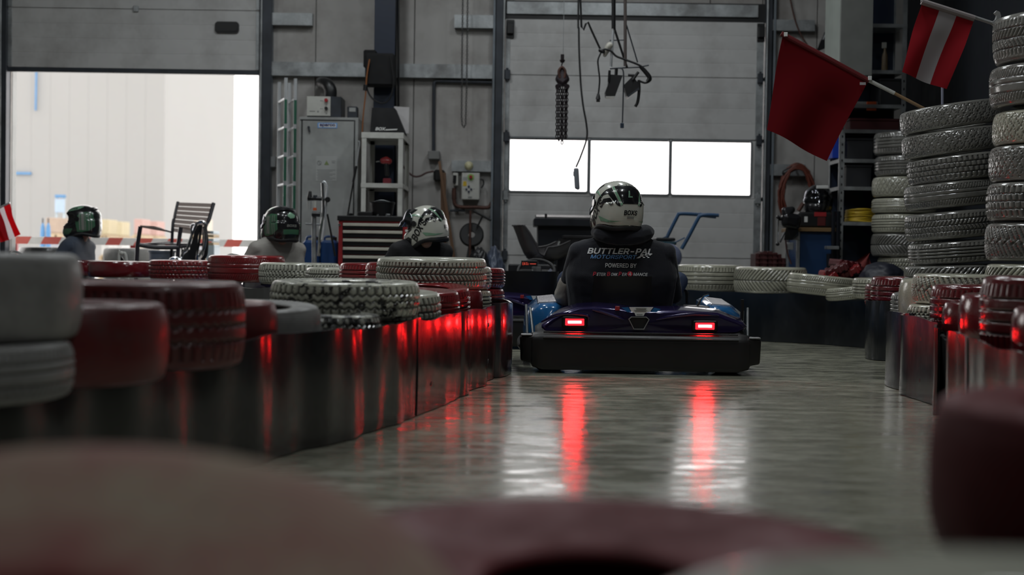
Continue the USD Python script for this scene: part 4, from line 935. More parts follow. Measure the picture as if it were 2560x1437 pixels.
    for sgn in (0, .012):
        L = []
        for uu in u: L.append([(-.09 + (.21 + .01 * (z > .3)) * math.sin(uu * 1.45) / math.sin(1.45), y + .16 * (abs(uu) ** 3) * (z > .2) * min(1, (z - .2) / .15) + sgn, z + .13 * abs(uu) ** 4 * (y > .4) - sgn) for y, z in prof])
        V.append(np.array(L))
    a, b = grid_mesh(V[0]), grid_mesh(V[1]); t.part('seat', cat_([a, b]), M_BLACK, True)
    wh = np.linspace(0, 2 * PI, 33)[:-1]; SM = T(-.05, 1.06, .55) @ RX(55)
    i = t.part('steering_wheel', xf(tube(np.c_[.145 * np.cos(wh), .115 * np.sin(wh), 0 * wh], .013, 10, closed=True), SM), M_RUBBER)
    t.part('wheel_spoke', xf(cat_([rbx((-.14, -.016, -.008), (.14, .016, .008), .006), rbx((-.014, -.11, -.008), (.014, 0, .008), .006), rbx((-.04, -.04, -.01), (.04, .04, .015), .008)]), SM), M_BLACK, parent=i)
    t.part('steering_column', tube([(-.05, 1.07, .52), (-.03, 1.5, .12)], .012, 8), M_STEEL)
    # front
    secs = []
    for x in np.linspace(-.62, .62, 13):
        f = 1 - (abs(x) / .62) ** 3 * .75; secs.append([(x, 1.78 - .10 * abs(x), .08), (x, 1.95 * 1 - .18 * (abs(x) / .62) ** 2, .06), (x, 2.0 - .2 * (abs(x) / .62) ** 2, .14), (x, 1.93 - .2 * (abs(x) / .62) ** 2, .20 + .03 * f), (x, 1.76 - .10 * abs(x), .22 + .03 * f)])
    t.part('nose', loft(secs), K_BLUE, 50)
    secs = []
    for y, w, z0, z1 in ((1.36, .15, .36, .52), (1.42, .17, .30, .50), (1.6, .16, .22, .38), (1.72, .13, .2, .27)):
        secs.append([(-w, y, z0), (-w * .9, y, z1 - .02), (-w * .5, y, z1), (w * .5, y, z1), (w * .9, y, z1 - .02), (w, y, z0)])
    t.part('front_panel', loft(secs), K_PURPLE, 50)
    for s in (-1, 1):
        kart_wheel(t, s * .50, 1.52, .128, .13); kart_wheel(t, s * .52, .22, .14, .18)
    t.part('rear_axle', cyl((-.55, .22, .14), (.55, .22, .14), .02), M_STEEL)
    return t.done()
# ------------------------------------------------------------------ people
M_SKIN = mat('skin', (.42, .24, .17), .5, subsurface_weight=.15)
def soft(man, edge=.02, it=12):
    m_ = as_tm(man.refine_to_length(edge)); m_.merge_vertices()
    trimesh.smoothing.filter_taubin(m_, lamb=.5, nu=.53, iterations=it); return m_
def chain(ps, rs): 
    return [spheres_hull(ps[i:i + 2], rs[i:i + 2], 18) for i in range(len(ps) - 1)]
def cloth_folds(m_, amp=.004, scale=11, seed=0):
    n = m_.vertex_normals; a = meshkit.fbm(m_.vertices * [scale, scale, scale * 1.8] + 40, 3, seed) - .5
    m_.vertices = m_.vertices + n * (a * 2 * amp)[:, None]; return m_
def person(label, M, look, top_mat, leg_mat, head_yaw, head_tilt=(0, 0), visor_up=0., neck_mat=None, hood=False, top_name='sweater', head=(-.09, .40, .985), group=None, sh=.235, girth=1.0, cuffs=None, hs=1.04, visor=True, knee=.205):
    """A driver seated in a kart, in the kart's own frame; returns the thing and the top's mesh for prints."""
    t = Thing('person', label, 'person', group, local=True, M=M)
    xc = -.09; g = girth
    hx, hy, hz = head
    hip, bel, che, shl = (xc, .57, .20), (xc, .53, .36), (xc, .475, .56), (xc, .44, .735)
    tor = lambda d: [spheres_hull([(xc - .12 * g, .57, .19), (xc + .12 * g, .57, .19), (xc, .60, .22), (xc - .13 * g, .545, .36), (xc + .13 * g, .545, .36)], [.105 * g + d] * 5, 20),
                     spheres_hull([(xc - .13 * g, .54, .36), (xc + .13 * g, .54, .36), (xc - .155 * g, .485, .56), (xc + .155 * g, .485, .56), (xc, .50, .5)], [.105 * g + d, .105 * g + d, .10 * g + d, .10 * g + d, .12 * g + d], 20),
                     spheres_hull([(xc - .155 * g, .485, .56), (xc + .155 * g, .485, .56), (xc - sh * .86, .455, .70), (xc + sh * .86, .455, .70), (xc, .47, .72)], [.10 * g + d, .10 * g + d, .075 + d, .075 + d, .10 + d], 20),
                     spheres_hull([(xc - sh * .7, .455, .71), (xc + sh * .7, .455, .71), (xc, .44, .80)], [.07 + d, .07 + d, .068 + d], 20)]
    wheel = np.array([-.05, 1.06, .53])
    arms, hands, arm_pts = [], [], []
    for s in (-1, 1):
        S0 = np.array([xc + s * sh, .455, .695]); E0 = np.array([xc + s * (sh + .075), .60, .445]); W0 = np.array([wheel[0] + s * .165, .965, .525]); H0 = wheel + [s * .148, -.012, .0]
        arm_pts.append((s, S0, E0, W0, H0))
    def arm_man(d, upto=1.0):
        out = []
        for s, S0, E0, W0, H0 in arm_pts:
            Wc = E0 + (W0 - E0) * upto
            out += chain([S0, S0 + (E0 - S0) * .55, E0], [.070 + d, .060 + d, .052 + d]); out += chain([E0, E0 + (Wc - E0) * .35, Wc], [.052 + d, .048 + d, .036 + d * .8])
        return out
    legs = []
    def leg_man(d, upto=1.0):
        out = []
        for s in (-1, 1):
            h = np.array([xc + s * .10, .62, .20]); k = np.array([xc + .04 + s * knee, .99, .415 + (knee - .205) * .7]); a = np.array([.0 + s * .15, 1.40, .145]); a = k + (a - k) * upto
            out += chain([h, h + (k - h) * .5, k], [.098 + d, .085 + d, .062 + d]); out += chain([k, k + (a - k) * .35, a], [.062 + d, .058 + d, .042 + d])
        return out
    # body: one continuous figure (trunk, neck, head, limbs, hands with fingers, feet)
    b = tor(-.022) + arm_man(-.014) + leg_man(-.016)
    b += chain([(xc, .44, .76), (hx, hy - .005, hz - .13), (hx, hy, hz - .06)], [.06, .056, .062]); b.append(spheres_hull([(hx, hy, hz + .01), (hx, hy + .035, hz - .06)], [.088, .062], 20))
    for s, S0, E0, W0, H0 in arm_pts:
        u = (H0 - W0) / np.linalg.norm(H0 - W0)
        b.append(spheres_hull([W0, W0 + u * .05 + [0, 0, .018], W0 + u * .055 + [0, 0, -.022]], [.026, .020, .018], 12))
        for k in range(4):
            base = W0 + u * .06 + np.array([0, .0, .026 - .018 * k]); f = [base, base + u * .030 + [s * .010, .012, 0], base + u * .034 + [-s * .012, .030, 0], base + u * .012 + [-s * .022, .034, 0]]
            b += [spheres_hull(f[i:i + 2], [.0095 - .0008 * i, .009 - .0008 * i], 10) for i in range(3)]
        th = [W0 + u * .03 + [-s * .02, 0, .02], W0 + u * .055 + [-s * .035, .004, .03], W0 + u * .078 + [-s * .03, .014, .032]]; b += [spheres_hull(th[i:i + 2], [.011, .0095], 10) for i in range(2)]
    for s in (-1, 1):
        a = np.array([s * .15, 1.40, .145]); b.append(spheres_hull([a, a + [0, -.03, -.05], a + [0, .17, -.02]], [.036, .03, .024], 14))
    body = soft(m3.Manifold.batch_boolean(b, m3.OpType.Add), .024, 8)
    t.part('body', body, M_SKIN, True)
    tm = m3.Manifold.batch_boolean(tor(0) + arm_man(0, .93), m3.OpType.Add)
    tm = tm.trim_by_plane((0, .0, 1.0), .15)
    topm = cloth_folds(soft(tm, .016 if hood else .024, 14), .0055, 9, 3)
    top_i = t.part(top_name, topm, top_mat, True)
    if hood:
        hd = []
        q = np.linspace(0, 2 * PI, 15)[:-1]
        ring = [np.array([xc + .145 * math.cos(a), .43 + .115 * math.sin(a), .812 + .012 * math.sin(a) + .012 * math.cos(2 * a)]) for a in q]
        for i in range(14): hd.append(spheres_hull([ring[i], ring[(i + 1) % 14]], [.048, .048], 12))
        hd.append(spheres_hull([(xc - .10, .345, .80), (xc + .10, .345, .80), (xc, .352, .785)], [.04, .04, .03], 14))
        hd.append(spheres_hull([(xc, .43, .80), (hx, hy, .86)], [.085, .10], 16))
        t.part('hood', cloth_folds(soft(m3.Manifold.batch_boolean(hd, m3.OpType.Add), .014, 10), .007, 12, 8), top_mat, True, parent=top_i)
    else:
        q = np.linspace(0, 2 * PI, 25)[:-1]
        t.part('collar', tube([(xc + .078 * math.cos(a) + (hx - xc) * .25, .44 + .082 * math.sin(a), .85 + .012 * math.sin(a)) for a in q], .03, 10, closed=True), neck_mat or top_mat, True, parent=top_i)
    t.part('trousers', cloth_folds(soft(m3.Manifold.batch_boolean(leg_man(0, .95) + [tor(-.006)[0]], m3.OpType.Add), .02, 10), .005, 10, 5), leg_mat, True)
    for s in (-1, 1):
        a = np.array([s * .15, 1.40, .145]); t.part('shoe', as_tm(spheres_hull([a + [0, -.02, -.01], a + [0, -.045, -.055], a + [0, .185, -.045], a + [0, .16, -.02]], [.043, .038, .03, .03], 16)), M_RUBBER, True)
    if cuffs:
        s, S0, E0, W0, H0 = arm_pts[0]
        t.part('forearm_sleeve', cloth_folds(soft(m3.Manifold.batch_boolean(chain([S0 + (E0 - S0) * .78 + [-.004, 0, 0], E0 + [-.006, .0, -.01], E0 + (W0 - E0) * .45], [.062, .066, .060]), m3.OpType.Add), .014, 8), .006, 14, 2), cuffs, True, label='pale grey sleeve at the left elbow')
    helmet(t, T(hx, hy, hz) @ np.diag([hs, hs, hs, 1]) @ RZ(head_yaw) @ RX(head_tilt[0]) @ RY(head_tilt[1]), look, visor_up, visor)
    return t, top_i, topm

def back_print(t, parent, topm, items):
    """Prints on the back of a top: items are (shape in the kart's x/z plane, material, name)."""
    n = topm.vertex_normals; v = topm.vertices; k = (n[:, 1] < -.15) & (v[:, 1] < .5)
    f1, f2 = LinearNDInterpolator(v[k][:, [0, 2]], v[k][:, 1]), NearestNDInterpolator(v[k][:, [0, 2]], v[k][:, 1])
    for shape, mt, nm in items:
        p, tr = fill(shape, .006); y = f1(p[:, 0], p[:, 1]); y = np.where(np.isnan(y), f2(p[:, 0], p[:, 1]), y)
        t.part(nm, trimesh.Trimesh(np.c_[p[:, 0], y - .003, p[:, 1]], tr[:, ::1], process=False), mt, True, parent=parent)

M_HOODIE = mat('navy_hoodie', (.010, .011, .018), .9, sheen_weight=.15, bump=.2, bscale=200)
M_JEANS = mat('blue_jeans', (.03, .045, .09), .85, bump=.2, bscale=260)
M_GREYCLOTH = mat('pale_grey_cloth', (.34, .31, .27), .85, bump=.2, bscale=220)
M_BLUESWEAT = mat('slate_blue_sweater', (.045, .06, .09), .9, sheen_weight=.2, bump=.2, bscale=200)
M_LIGHTSHIRT = mat('light_grey_shirt', (.36, .34, .31), .9, bump=.2, bscale=220)
M_BLACKTEE = mat('black_shirt', (.012, .012, .014), .85, bump=.15, bscale=200)
M_REDCLOTH = mat('red_neck_cloth', (.30, .05, .045), .85)
M_INK_WHITE, M_INK_BLUE, M_INK_RED, M_INK_GREY = mat('ink_white', (.86, .87, .88), .7, var=.08), mat('ink_blue', (.16, .36, .72), .7, var=.08), mat('ink_red', (.75, .04, .07), .7, var=.05), mat('ink_grey', (.75, .75, .75), .7, var=.08)
KX = float(P(1601, 930, 8.03)[0])
KM = T(KX, 8.03, 0) @ RZ(-1.0)
kart('blue and violet rental go-kart with two lit red tail lamps on the track', 'go-kart', None, KM, True)
t, ti, topm = person('person from behind in a dark printed hoodie and white helmet, seated in the lit kart', KM, 'white', M_HOODIE, M_JEANS, 26, (-4, 0), hood=True, top_name='hoodie', head=(-.128, .40, .985), sh=.258, girth=1.34, cuffs=M_GREYCLOTH, hs=1.1, knee=.36)
def hx_(px, py): # photo pixel on the driver's back -> kart frame x, z
    p = P(px, py, 8.36); return p[0] - KX, p[2]
def word(s, a, b, top, bot, shear=.25, mt=None, nm='lettering', heavy=0.):
    x0, z0 = hx_(a, bot); x1, z1 = hx_(b, top)
    g = flat_text(s, 1, None, 0, True, heavy); b_ = g.bounds; g = affinity.scale(affinity.translate(g, -b_[0], -b_[1]), z1 - z0, (z1 - z0) / (b_[3] - b_[1]), origin=(0, 0)); w = g.bounds[2]; sh_ = shear * (z1 - z0)
    g = affinity.scale(g, (x1 - x0 - sh_) / w, 1, origin=(0, 0)); g = affinity.affine_transform(g, [1, shear, 0, 1, 0, 0])
    return (affinity.translate(g, x0, z0), mt, nm)
items = [word('BUTTLER-PAL', 1466, 1634, 621.5, 634, .32, M_INK_WHITE, heavy=.02), word('MOTORSPORT', 1474, 1591, 637.6, 646.2, .3, M_INK_BLUE), word('POWERED BY', 1511, 1590, 658.5, 668.5, .05, M_INK_GREY, heavy=.01)]
sw = Polygon([hx_(1589, 645.5), hx_(1605, 635), hx_(1610, 635), hx_(1596, 645.5)]); items.append((sw, M_INK_WHITE, 'swoosh'))
for r in range(3):
    for c in range(5):
        if (r + c) % 2 == 0:
            x0, y0 = 1600 + c * 5.6 - r * 2.2, 635.6 + r * 3.2; items.append((Polygon([hx_(x0, y0), hx_(x0 + 5.0, y0), hx_(x0 + 3.4, y0 + 2.9), hx_(x0 - 1.6, y0 + 2.9)]), M_INK_WHITE, 'checker'))
for s, a, b, mt in (('P', 1480, 1489.5, M_INK_RED), ('ETER', 1489.5, 1513, M_INK_GREY), ('B', 1515, 1525, M_INK_RED), ('ONK', 1525, 1543, M_INK_GREY), ('P', 1544, 1553, M_INK_RED), ('ER', 1553, 1566, M_INK_GREY), ('MANCE', 1581, 1618, M_INK_GREY)):
    big = mt is M_INK_RED; items.append(word(s, a, b, 679.5 if big else 682, 689.5, .2, mt))
cx, cz = hx_(1573, 684.5); items.append((Point(cx, cz).buffer(.0155), M_INK_RED, 'red_disc'))
back_print(t, ti, topm, items)
f4 = word('4', 1569.5, 1577, 680, 689, .1, M_INK_WHITE); p, tr = fill(f4[0], .006)
vv = topm.vertices[(topm.vertex_normals[:, 1] < -.15)]; yy = NearestNDInterpolator(vv[:, [0, 2]], vv[:, 1])(p[:, 0], p[:, 1])
t.part('lettering', trimesh.Trimesh(np.c_[p[:, 0], yy.min() - .0065 + 0 * yy, p[:, 1]], tr, process=False), M_INK_WHITE, True, parent=ti)
t.done()

# three more drivers in parked karts beyond the far barrier
PARKED = []
def parked(px, Y, head_py, heading, lb_kart, lb_person, look, top, neck, head_yaw, visor_up=0., visor=True, first=PARKED, tilt=-3):
    hp = P(px, head_py, Y); a = math.radians(heading); hl = np.array([-.10, .40])
    off = np.array([hl[0] * math.cos(a) - hl[1] * math.sin(a), hl[0] * math.sin(a) + hl[1] * math.cos(a)])
    M = T(hp[0] - off[0], Y - off[1], 0) @ RZ(heading)
    if lb_kart is None:
        s_ = Thing('driver_seat', 'low black moulded seat under the black-clad driver, hidden by the tyres', 'seat', local=True, M=M)
        s_.part('seat_base', rbx((-.27, .42, 0), (.09, .82, .10), .03), M_BLACK); s_.part('seat_back', rbx((-.27, .30, .02), (.09, .36, .42), .03), M_BLACK); s_.done()
    elif first: first[0].copy(M, lb_kart)
    else: first.append(kart(lb_kart, 'go-kart', 'parked karts of the waiting drivers', M, False))
    t, i, m_ = person(lb_person, M, look, top, M_JEANS, head_yaw - heading, (tilt, 0), visor_up, neck, head=(-.10, .40, float(hp[2])), sh=.225, girth=1.15, hs=1.12, visor=visor)
    t.done()
parked(208, 13.25, 551, 82, 'dark parked kart at the left, under the driver in the blue sweater', 'person in a slate blue sweater and black-green helmet looking left, by the open door', 'green', M_BLUESWEAT, M_BLUESWEAT, 97, 0., False)
parked(702, 11.9, 558, 48, 'dark parked kart in the middle of the far lane, under the light-shirted driver', 'person in a light grey shirt and green plaid helmet, seen from behind left', 'green', M_LIGHTSHIRT, M_LIGHTSHIRT, 42)
parked(1062, 10.85, 562, 40, None, 'person in a black shirt and white-green helmet with raised clear visor', 'white', M_BLACKTEE, M_REDCLOTH, 72, 30, True, PARKED, -17)
# ------------------------------------------------------------------ things along the back wall
def pb(a, b, c, d, Y, dep, r=.006, zmin=None):
    """Box whose front face shows as the pixel rectangle a, b - c, d at distance Y and runs back by dep."""
    x0, x1 = X(a, (b + d) / 2, Y), X(c, (b + d) / 2, Y); z1, z0 = Z(b, (a + c) / 2, Y), Z(d, (a + c) / 2, Y)
    if zmin is not None: z0 = zmin
    return rbx((x0, Y, z0), (x1, Y + dep, z1), r) if r else bx((x0, Y, z0), (x1, Y + dep, z1))
def pt(px, py, Y): return P(px, py, Y)
def ptube(pts, Y, r, sides=10, smooth=6): return tube([P(p[0], p[1], Y + (p[2] if len(p) > 2 else 0)) for p in pts], r, sides, smooth=smooth)
def pprism(pts, Y, dep):
    """Pixel outline at distance Y pushed back by dep."""
    q = [P(a, b, Y) for a, b in pts]; return prism(Polygon([(v[0], v[2]) for v in q]).buffer(0), dep, T(0, Y + dep, 0) @ XZ)
def print_on(s, a, top, c, bot, Y, shear=0., th=.0015, heavy=0., bold=True):
    x0, x1, z1, z0 = X(a, bot, Y), X(c, bot, Y), Z(top, (a + c) / 2, Y), Z(bot, (a + c) / 2, Y)
    g = flat_text(s, 1, None, 0, bold, heavy); gx0, gy0, gx1, gy1 = g.bounds
    g = affinity.translate(affinity.scale(affinity.translate(g, -gx0, -gy0), (x1 - x0) / (gx1 - gx0), (z1 - z0) / (gy1 - gy0), origin=(0, 0)), x0, z0)
    if shear: g = affinity.affine_transform(g, [1, shear, 0, 1, -shear * z0, 0])
    return cat_([prism(q, th, T(0, Y, 0) @ XZ) for q in getattr(g, 'geoms', [g])])
def disc(px, py, Y, rp, th=.01, sides=24):
    c = P(px, py, Y); return cyl((c[0], c[1], c[2]), (c[0], c[1] - th, c[2]), rp * S(Y), sides)
def tri3(t, base, parts): pass

# extension ladder
t = Thing('ladder', 'aluminium extension ladder with green stickers leaning left of the grey cabinet', 'ladder')
for (pn, yn, pf, yf) in ((714, 13.92, 698, 14.28), (738, 13.97, 723, 14.33)):
    a = np.array([X(pn, 300, yn), yn]); b = np.array([X(pf, 300, yf), yf]); zt = Z(197, 714, 14.0)
    for q, nm in ((a, 'n'), (b, 'f')):
        t.part('rail', rbx((q[0] - .016, q[1] - .012, 0), (q[0] + .016, q[1] + .012, zt), .004), M_ALU)
    for z in np.arange(.22, zt - .05, .283): t.part('rung', cyl((a[0], a[1], z), (b[0], b[1], z), .014, 10), M_ALU)
    stick = [rbx((a[0] - .013, a[1] - .0135, z), (a[0] + .015, a[1] - .0115, z + .24), .001) for z in np.arange(.25, zt - .2, .283)]
    for m_ in stick: t.part('sticker', m_, M_GREEN)
t.done()
# tall grey cabinet
t = Thing('cabinet', 'tall narrow grey steel cabinet with a sponsor sticker, right of the ladder', 'cabinet'); Y = 13.75
t.part('body', pb(745, 293, 893, 800, Y, .5, .006, 0.), M_GREYBOX)
d = t.part('door', pb(754, 303, 882, 800, Y - .018, .024, .004, .06), M_GREYBOX)
t.part('door_gap', cat_([pb(750.5, 300, 753.5, 800, Y - .003, .006, 0, .06), pb(882.5, 300, 885, 800, Y - .003, .006, 0, .06), pb(750.5, 299, 885, 302, Y - .003, .006, 0)]), M_PRINT, kind='stuff')
t.part('lock', cat_([disc(772, 318, Y - .018, 3, .014), ptube([(772, 318), (774, 330)], Y - .03, .008)]), M_DARKSTEEL, parent=d)
k = t.part('sticker', pb(794, 307, 843, 320, Y - .021, .004, 0), M_INK_BLUE, parent=d, label='small blue and white sponsor sticker')
t.parts.append(('lettering', cat_([pb(797, 309, 840, 318, Y - .0225, .002, 0)]), M_PAPER, 35, d, None, None, None))
t.parts.append(('lettering', print_on('sparco', 799, 309.5, 838, 317.5, Y - .0225, heavy=.03), mat('ink_navy', (.03, .03, .14), .5), 35, d, None, None, None))
Yp = Y - .0195
t.part('notice', pb(790, 390, 842, 452, Yp, .002, 0), mat('faded_notice', (.40, .41, .40), .5, var=.03), parent=d)
t.part('warning_sign', pprism([(810.5, 412), (822.5, 412), (816.5, 401)], Yp - .0015, .002), mat('faded_green', (.20, .26, .10), .5), parent=d)
c = P(798, 407, Yp); ring = Point(c[0], c[2]).buffer(.022).difference(Point(c[0], c[2]).buffer(.017)); t.part('ban_sign', cat_([prism(ring, .002, T(0, Yp, 0) @ XZ), pprism([(795, 403), (796, 402), (802, 411), (801, 412)], Yp - .002, .002)]), mat('faded_print', (.22, .225, .22), .5), parent=d)
t.part('notice_print', cat_([pb(792 + 2 * (q % 2), 424 + 3.4 * q, 838 - 7 * (q % 3), 425.2 + 3.4 * q, Yp - .001, .002, 0) for q in range(8)] + [pb(829, 402, 838, 403.5, Yp - .001, .002, 0), pb(829, 406, 837, 407.5, Yp - .001, .002, 0)]), MATS['faded_print'], parent=d, kind='stuff')
t.done()
# control box with hose on top of the cabinet
t = Thing('control_box', 'white-fronted control box with two round knobs on top of the grey cabinet', 'control box'); Y = 13.82
t.part('case', pb(768, 241, 853, 291.5, Y + .02, .34, .006, Z(293, 819, 13.75)), M_DARKSTEEL)
f = t.part('front_panel', pb(767, 241, 826, 289.5, Y, .02, .004), M_OFFWHITE)
t.part('knob', disc(816, 251, Y, 4.5, .03), M_REDPAINT, parent=f, label='red stop button'); t.part('knob', disc(816, 271, Y, 4, .03), M_BLACK, parent=f)
t.part('panel_print', cat_([pb(774, 277, 788, 279, Y - .001, .002, 0), pb(793, 277, 797, 281, Y - .001, .002, 0), pb(800, 251, 808, 252.5, Y - .001, .002, 0), pb(800, 271, 808, 272.5, Y - .001, .002, 0), pb(815, 260, 817, 263, Y - .001, .002, 0), pb(815, 282, 817, 285, Y - .001, .002, 0)]), MATS['faded_print'], parent=f, kind='stuff')
t.part('duct_elbow', ptube([(826, 243, .15), (826, 225, .15), (818, 212, .18), (806, 208, .3), (804, 208, .8)], Y, .062, 20), M_BLACK)
t.done()
t = Thing('meter', 'small dark meter box at the right corner of the cabinet top', 'meter'); t.part('case', pb(868, 266, 893, 294, 13.8, .12, .008, Z(293, 880, 13.75)), M_DARKSTEEL); t.part('dial', pb(873, 269, 889, 279, 13.797, .004, 0), M_GREYBOX); t.done()
# navy column with cable box and hanging cord
t = Thing('steel_column', 'dark navy steel column rising behind the white rack', 'column'); Y = 14.18
x0, x1 = X(933, 300, Y), X(990, 300, Y)
t.part('flange', rbx((x0, Y, 0), (x1 - .02, Y + .014, CEIL), .002), M_NAVY); t.part('flange', rbx((x0, Y + .22, 0), (x1 - .02, Y + .234, CEIL), .002), M_NAVY); t.part('web', bx(((x0 + x1) / 2 - .016, Y + .014, 0), ((x0 + x1) / 2 - .006, Y + .22, CEIL)), M_NAVY)
t.part('base_plate', rbx((x0 - .06, Y - .05, 0), (x1 + .04, Y + .28, .02), .003), M_NAVY)
t.part('cable_run', cat_([ptube([(q, -120), (q, 540)], Y + .1, .012, 8, 0) for q in (996, 989)]), M_BLACK, kind='stuff'); t.done()
t = Thing('cable_reel', 'dark cable reel box hung on the navy column with an orange cord', 'cable reel'); Y = 13.98
t.part('case', pb(912, 132, 986, 214, Y, .19, .03), M_MATTE); t.part('bracket', pb(908, 124, 940, 168, Y + .05, .14, .02), M_MATTE)
t.part('loop_cord', ptube([(921, 150), (917, 215), (930, 245), (955, 258), (975, 245), (984, 200), (975, 140)], Y - .02, .008), M_BLACK)
t.part('orange_cord', ptube([(924, 148), (917, 190), (914, 235), (908, 290), (905, 350), (906, 440)], Y - .035, .007), mat('orange_cord', (.28, .10, .03), .6)); t.part('coupling', cyl(P(914, 212, Y - .035), P(913, 226, Y - .035), .022, 14), M_BLACK); t.done()
# black bag-like box and white board on top of the rack
t = Thing('rack', 'white slotted-angle rack behind the red tool chest', 'rack'); Y = 13.30; D_ = .82
zt, zm, zl = Z(331, 955, Y), Z(458, 950, Y), Z(590, 950, Y)
xs = (X(903, 430, Y), X(1007, 430, Y))
for x in xs:
    for y in (Y, Y + D_):
        s = 1 if x == xs[0] else -1; w = .046
        t.part('post', cat_([rbx((min(x, x + s * w), y if y == Y else y - .003, 0), (max(x, x + s * w), y + .003 if y == Y else y, zt), .001), rbx((min(x, x + s * .003), min(y, y + (w if y == Y else -w)), 0), (max(x, x + s * .003), max(y, y + (w if y == Y else -w)), zt), .001)]), M_WHITE)
for z, h in ((zt, .055), (zm, .042), (zl, .042)):
    i = t.part('shelf', cat_([rbx((xs[0] + .004, Y + .004, z - .02), (xs[1] - .004, Y + D_ - .004, z - .002), .003)]), M_WHITE)
    for y in (Y - .003, Y + D_ - .003): t.part('shelf_edge', rbx((xs[0], y, z - h), (xs[1], y + .006, z), .002), M_WHITE, parent=i)
    for x in xs: t.part('shelf_edge', rbx((x - .003, Y, z - h), (x + .003, Y + D_, z), .002), M_WHITE, parent=i)
t.done()
t = Thing('helmet_box', 'black tapered box with white lettering on top of the white rack', 'box'); Y = 13.33
zb = zt
lo = [P(925, 330, Y), P(1012, 331, Y)]; hi = [P(929, 268, Y), P(986, 268, Y)]
bot = [(lo[0][0], Y, zb), (lo[1][0], Y, zb), (lo[1][0], Y + .3, zb), (lo[0][0], Y + .3, zb)]; top = [(hi[0][0], Y + .04, hi[0][2]), (hi[1][0], Y + .04, hi[0][2]), (hi[1][0], Y + .28, hi[0][2]), (hi[0][0], Y + .28, hi[0][2])]
t.part('body', hull_pts(bot + top), M_MATTE, 20); t.part('lettering', print_on('BOX', 938, 318, 962, 326, Y + .001, .3, heavy=.03), M_PAPER); t.part('logo_bar', cat_([pprism([(964, 323), (994, 322), (992, 325), (963, 326)], Y - .002, .002)]), M_PAPER); t.done()
single('board', pprism([(985, 266), (1023, 268), (1022, 333), (1012, 333), (988, 290)], 13.635, .012), mat('white_board_sheet', (.55, .53, .53), .5), 'plain white sheet standing behind the black tapered box', 'board')
# cordless drill on the rack's shelf
t = Thing('cordless_drill', 'red and black cordless drill standing on the white rack shelf', 'drill'); Y = 13.48
t.part('body', as_tm(spheres_hull([P(957, 402, Y), P(972, 403, Y), P(966, 397, Y)], [.028, .03, .022], 16)), M_REDPAINT); t.part('chuck', cyl(P(957, 403, Y), P(949, 403, Y), .022, 14, .012), M_DARKSTEEL); t.part('bit', cyl(P(949, 403, Y), P(940, 404, Y), .005, 8), M_CHROME)
t.part('handle', as_tm(spheres_hull([P(966, 412, Y), P(968, 436, Y)], [.020, .022], 14)), M_BLACK); t.part('battery', rbx((X(958, 440, Y), Y - .035, zm), (X(978, 440, Y), Y + .035, Z(446, 966, Y)), .012), mat('drill_red', (.16, .02, .03), .35)); t.done()
# tool chest
t = Thing('tool_chest', 'red tool chest with black drawers and cream pull strips', 'tool chest'); Y = 12.95
t.part('body', pb(844, 552, 1029, 900, Y, .33, .008, .0), M_REDPAINT); t.part('worktop', pb(842, 539.5, 1031, 552.5, Y - .02, .35, .012), M_BLACK)
ys = [556, 574, 595, 616, 637, 659, 690, 730]
for a, b in zip(ys[:-1], ys[1:]):
    i = t.part('drawer', pb(856, a + 1, 1007, b - 1, Y - .014, .03, .004), M_BLACK)
    t.part('pull_strip', pb(857, a + 2.5, 1006, a + 9.5, Y - .03, .018, .005), mat('cream_trim', (.55, .52, .44), .35), parent=i)
t.part('lock', disc(849, 562, Y, 3, .012), M_CHROME)
t.part('side_print', cat_([pb(1013, 574, 1022, 579, Y - .001, .002, 0), pb(1014, 582, 1022, 584, Y - .001, .002, 0)]), M_PAPER, kind='stuff'); t.done()
zc = Z(539.5, 936, 12.95)
t = Thing('basin', 'dark round basin standing on the tool chest in front of the white rack', 'basin'); c = P(955, 530, 13.12)
t.part('bowl', lathe([(0, .004), (.085, .0), (.10, .02), (.118, .125), (.124, .13), (.12, .134), (.112, .128), (.095, .02), (0, .012)], 36, T(c[0], 13.12, zc)), M_BLACK); t.part('handle', tube([(c[0] - .12, 13.12, zc + .12), (c[0], 13.06, zc + .15), (c[0] + .12, 13.12, zc + .12)], .004, 8, smooth=5), M_STEEL); t.done()
t = Thing('tool_tray', 'dark tray of small tools along the top of the tool chest', 'tray')
x0, x1 = X(872, 536, 13.1), X(1000, 536, 13.1); t.part('tray', rbx((X(897, 536, 13.1), 13.0, zc), (X(934, 536, 13.1), 13.12, zc + .04), .01), M_BLACK)
for q, (a, b, m_) in enumerate(((872, 880, M_BLACK), (966, 973, M_STEEL), (944, 950, M_STEEL))): t.part('tool', cyl((X(a, 536, 13.05), 13.03, zc + .012), (X(b, 536, 13.05), 13.06, zc + .014), .012, 10), m_)
t.done()
t = Thing('pole', 'thin dark pole with a pale hook leaning between the cabinet and the white rack', 'pole'); t.part('shaft', ptube([(868, 545), (886, 440), (891, 415)], 13.5, .008, 8, 3), M_BLACK); t.part('hook', ptube([(891, 415), (896, 380), (899, 358), (896, 352)], 13.5, .007, 8), M_ALU); t.part('grip', cyl(P(883, 455, 13.5), P(891, 415, 13.5), .012, 10), M_BLACK); t.part('lower_shaft', cyl(P(868, 545, 13.5), (X(850, 700, 13.5), 13.5, .0), .008, 8), M_BLACK); t.done()
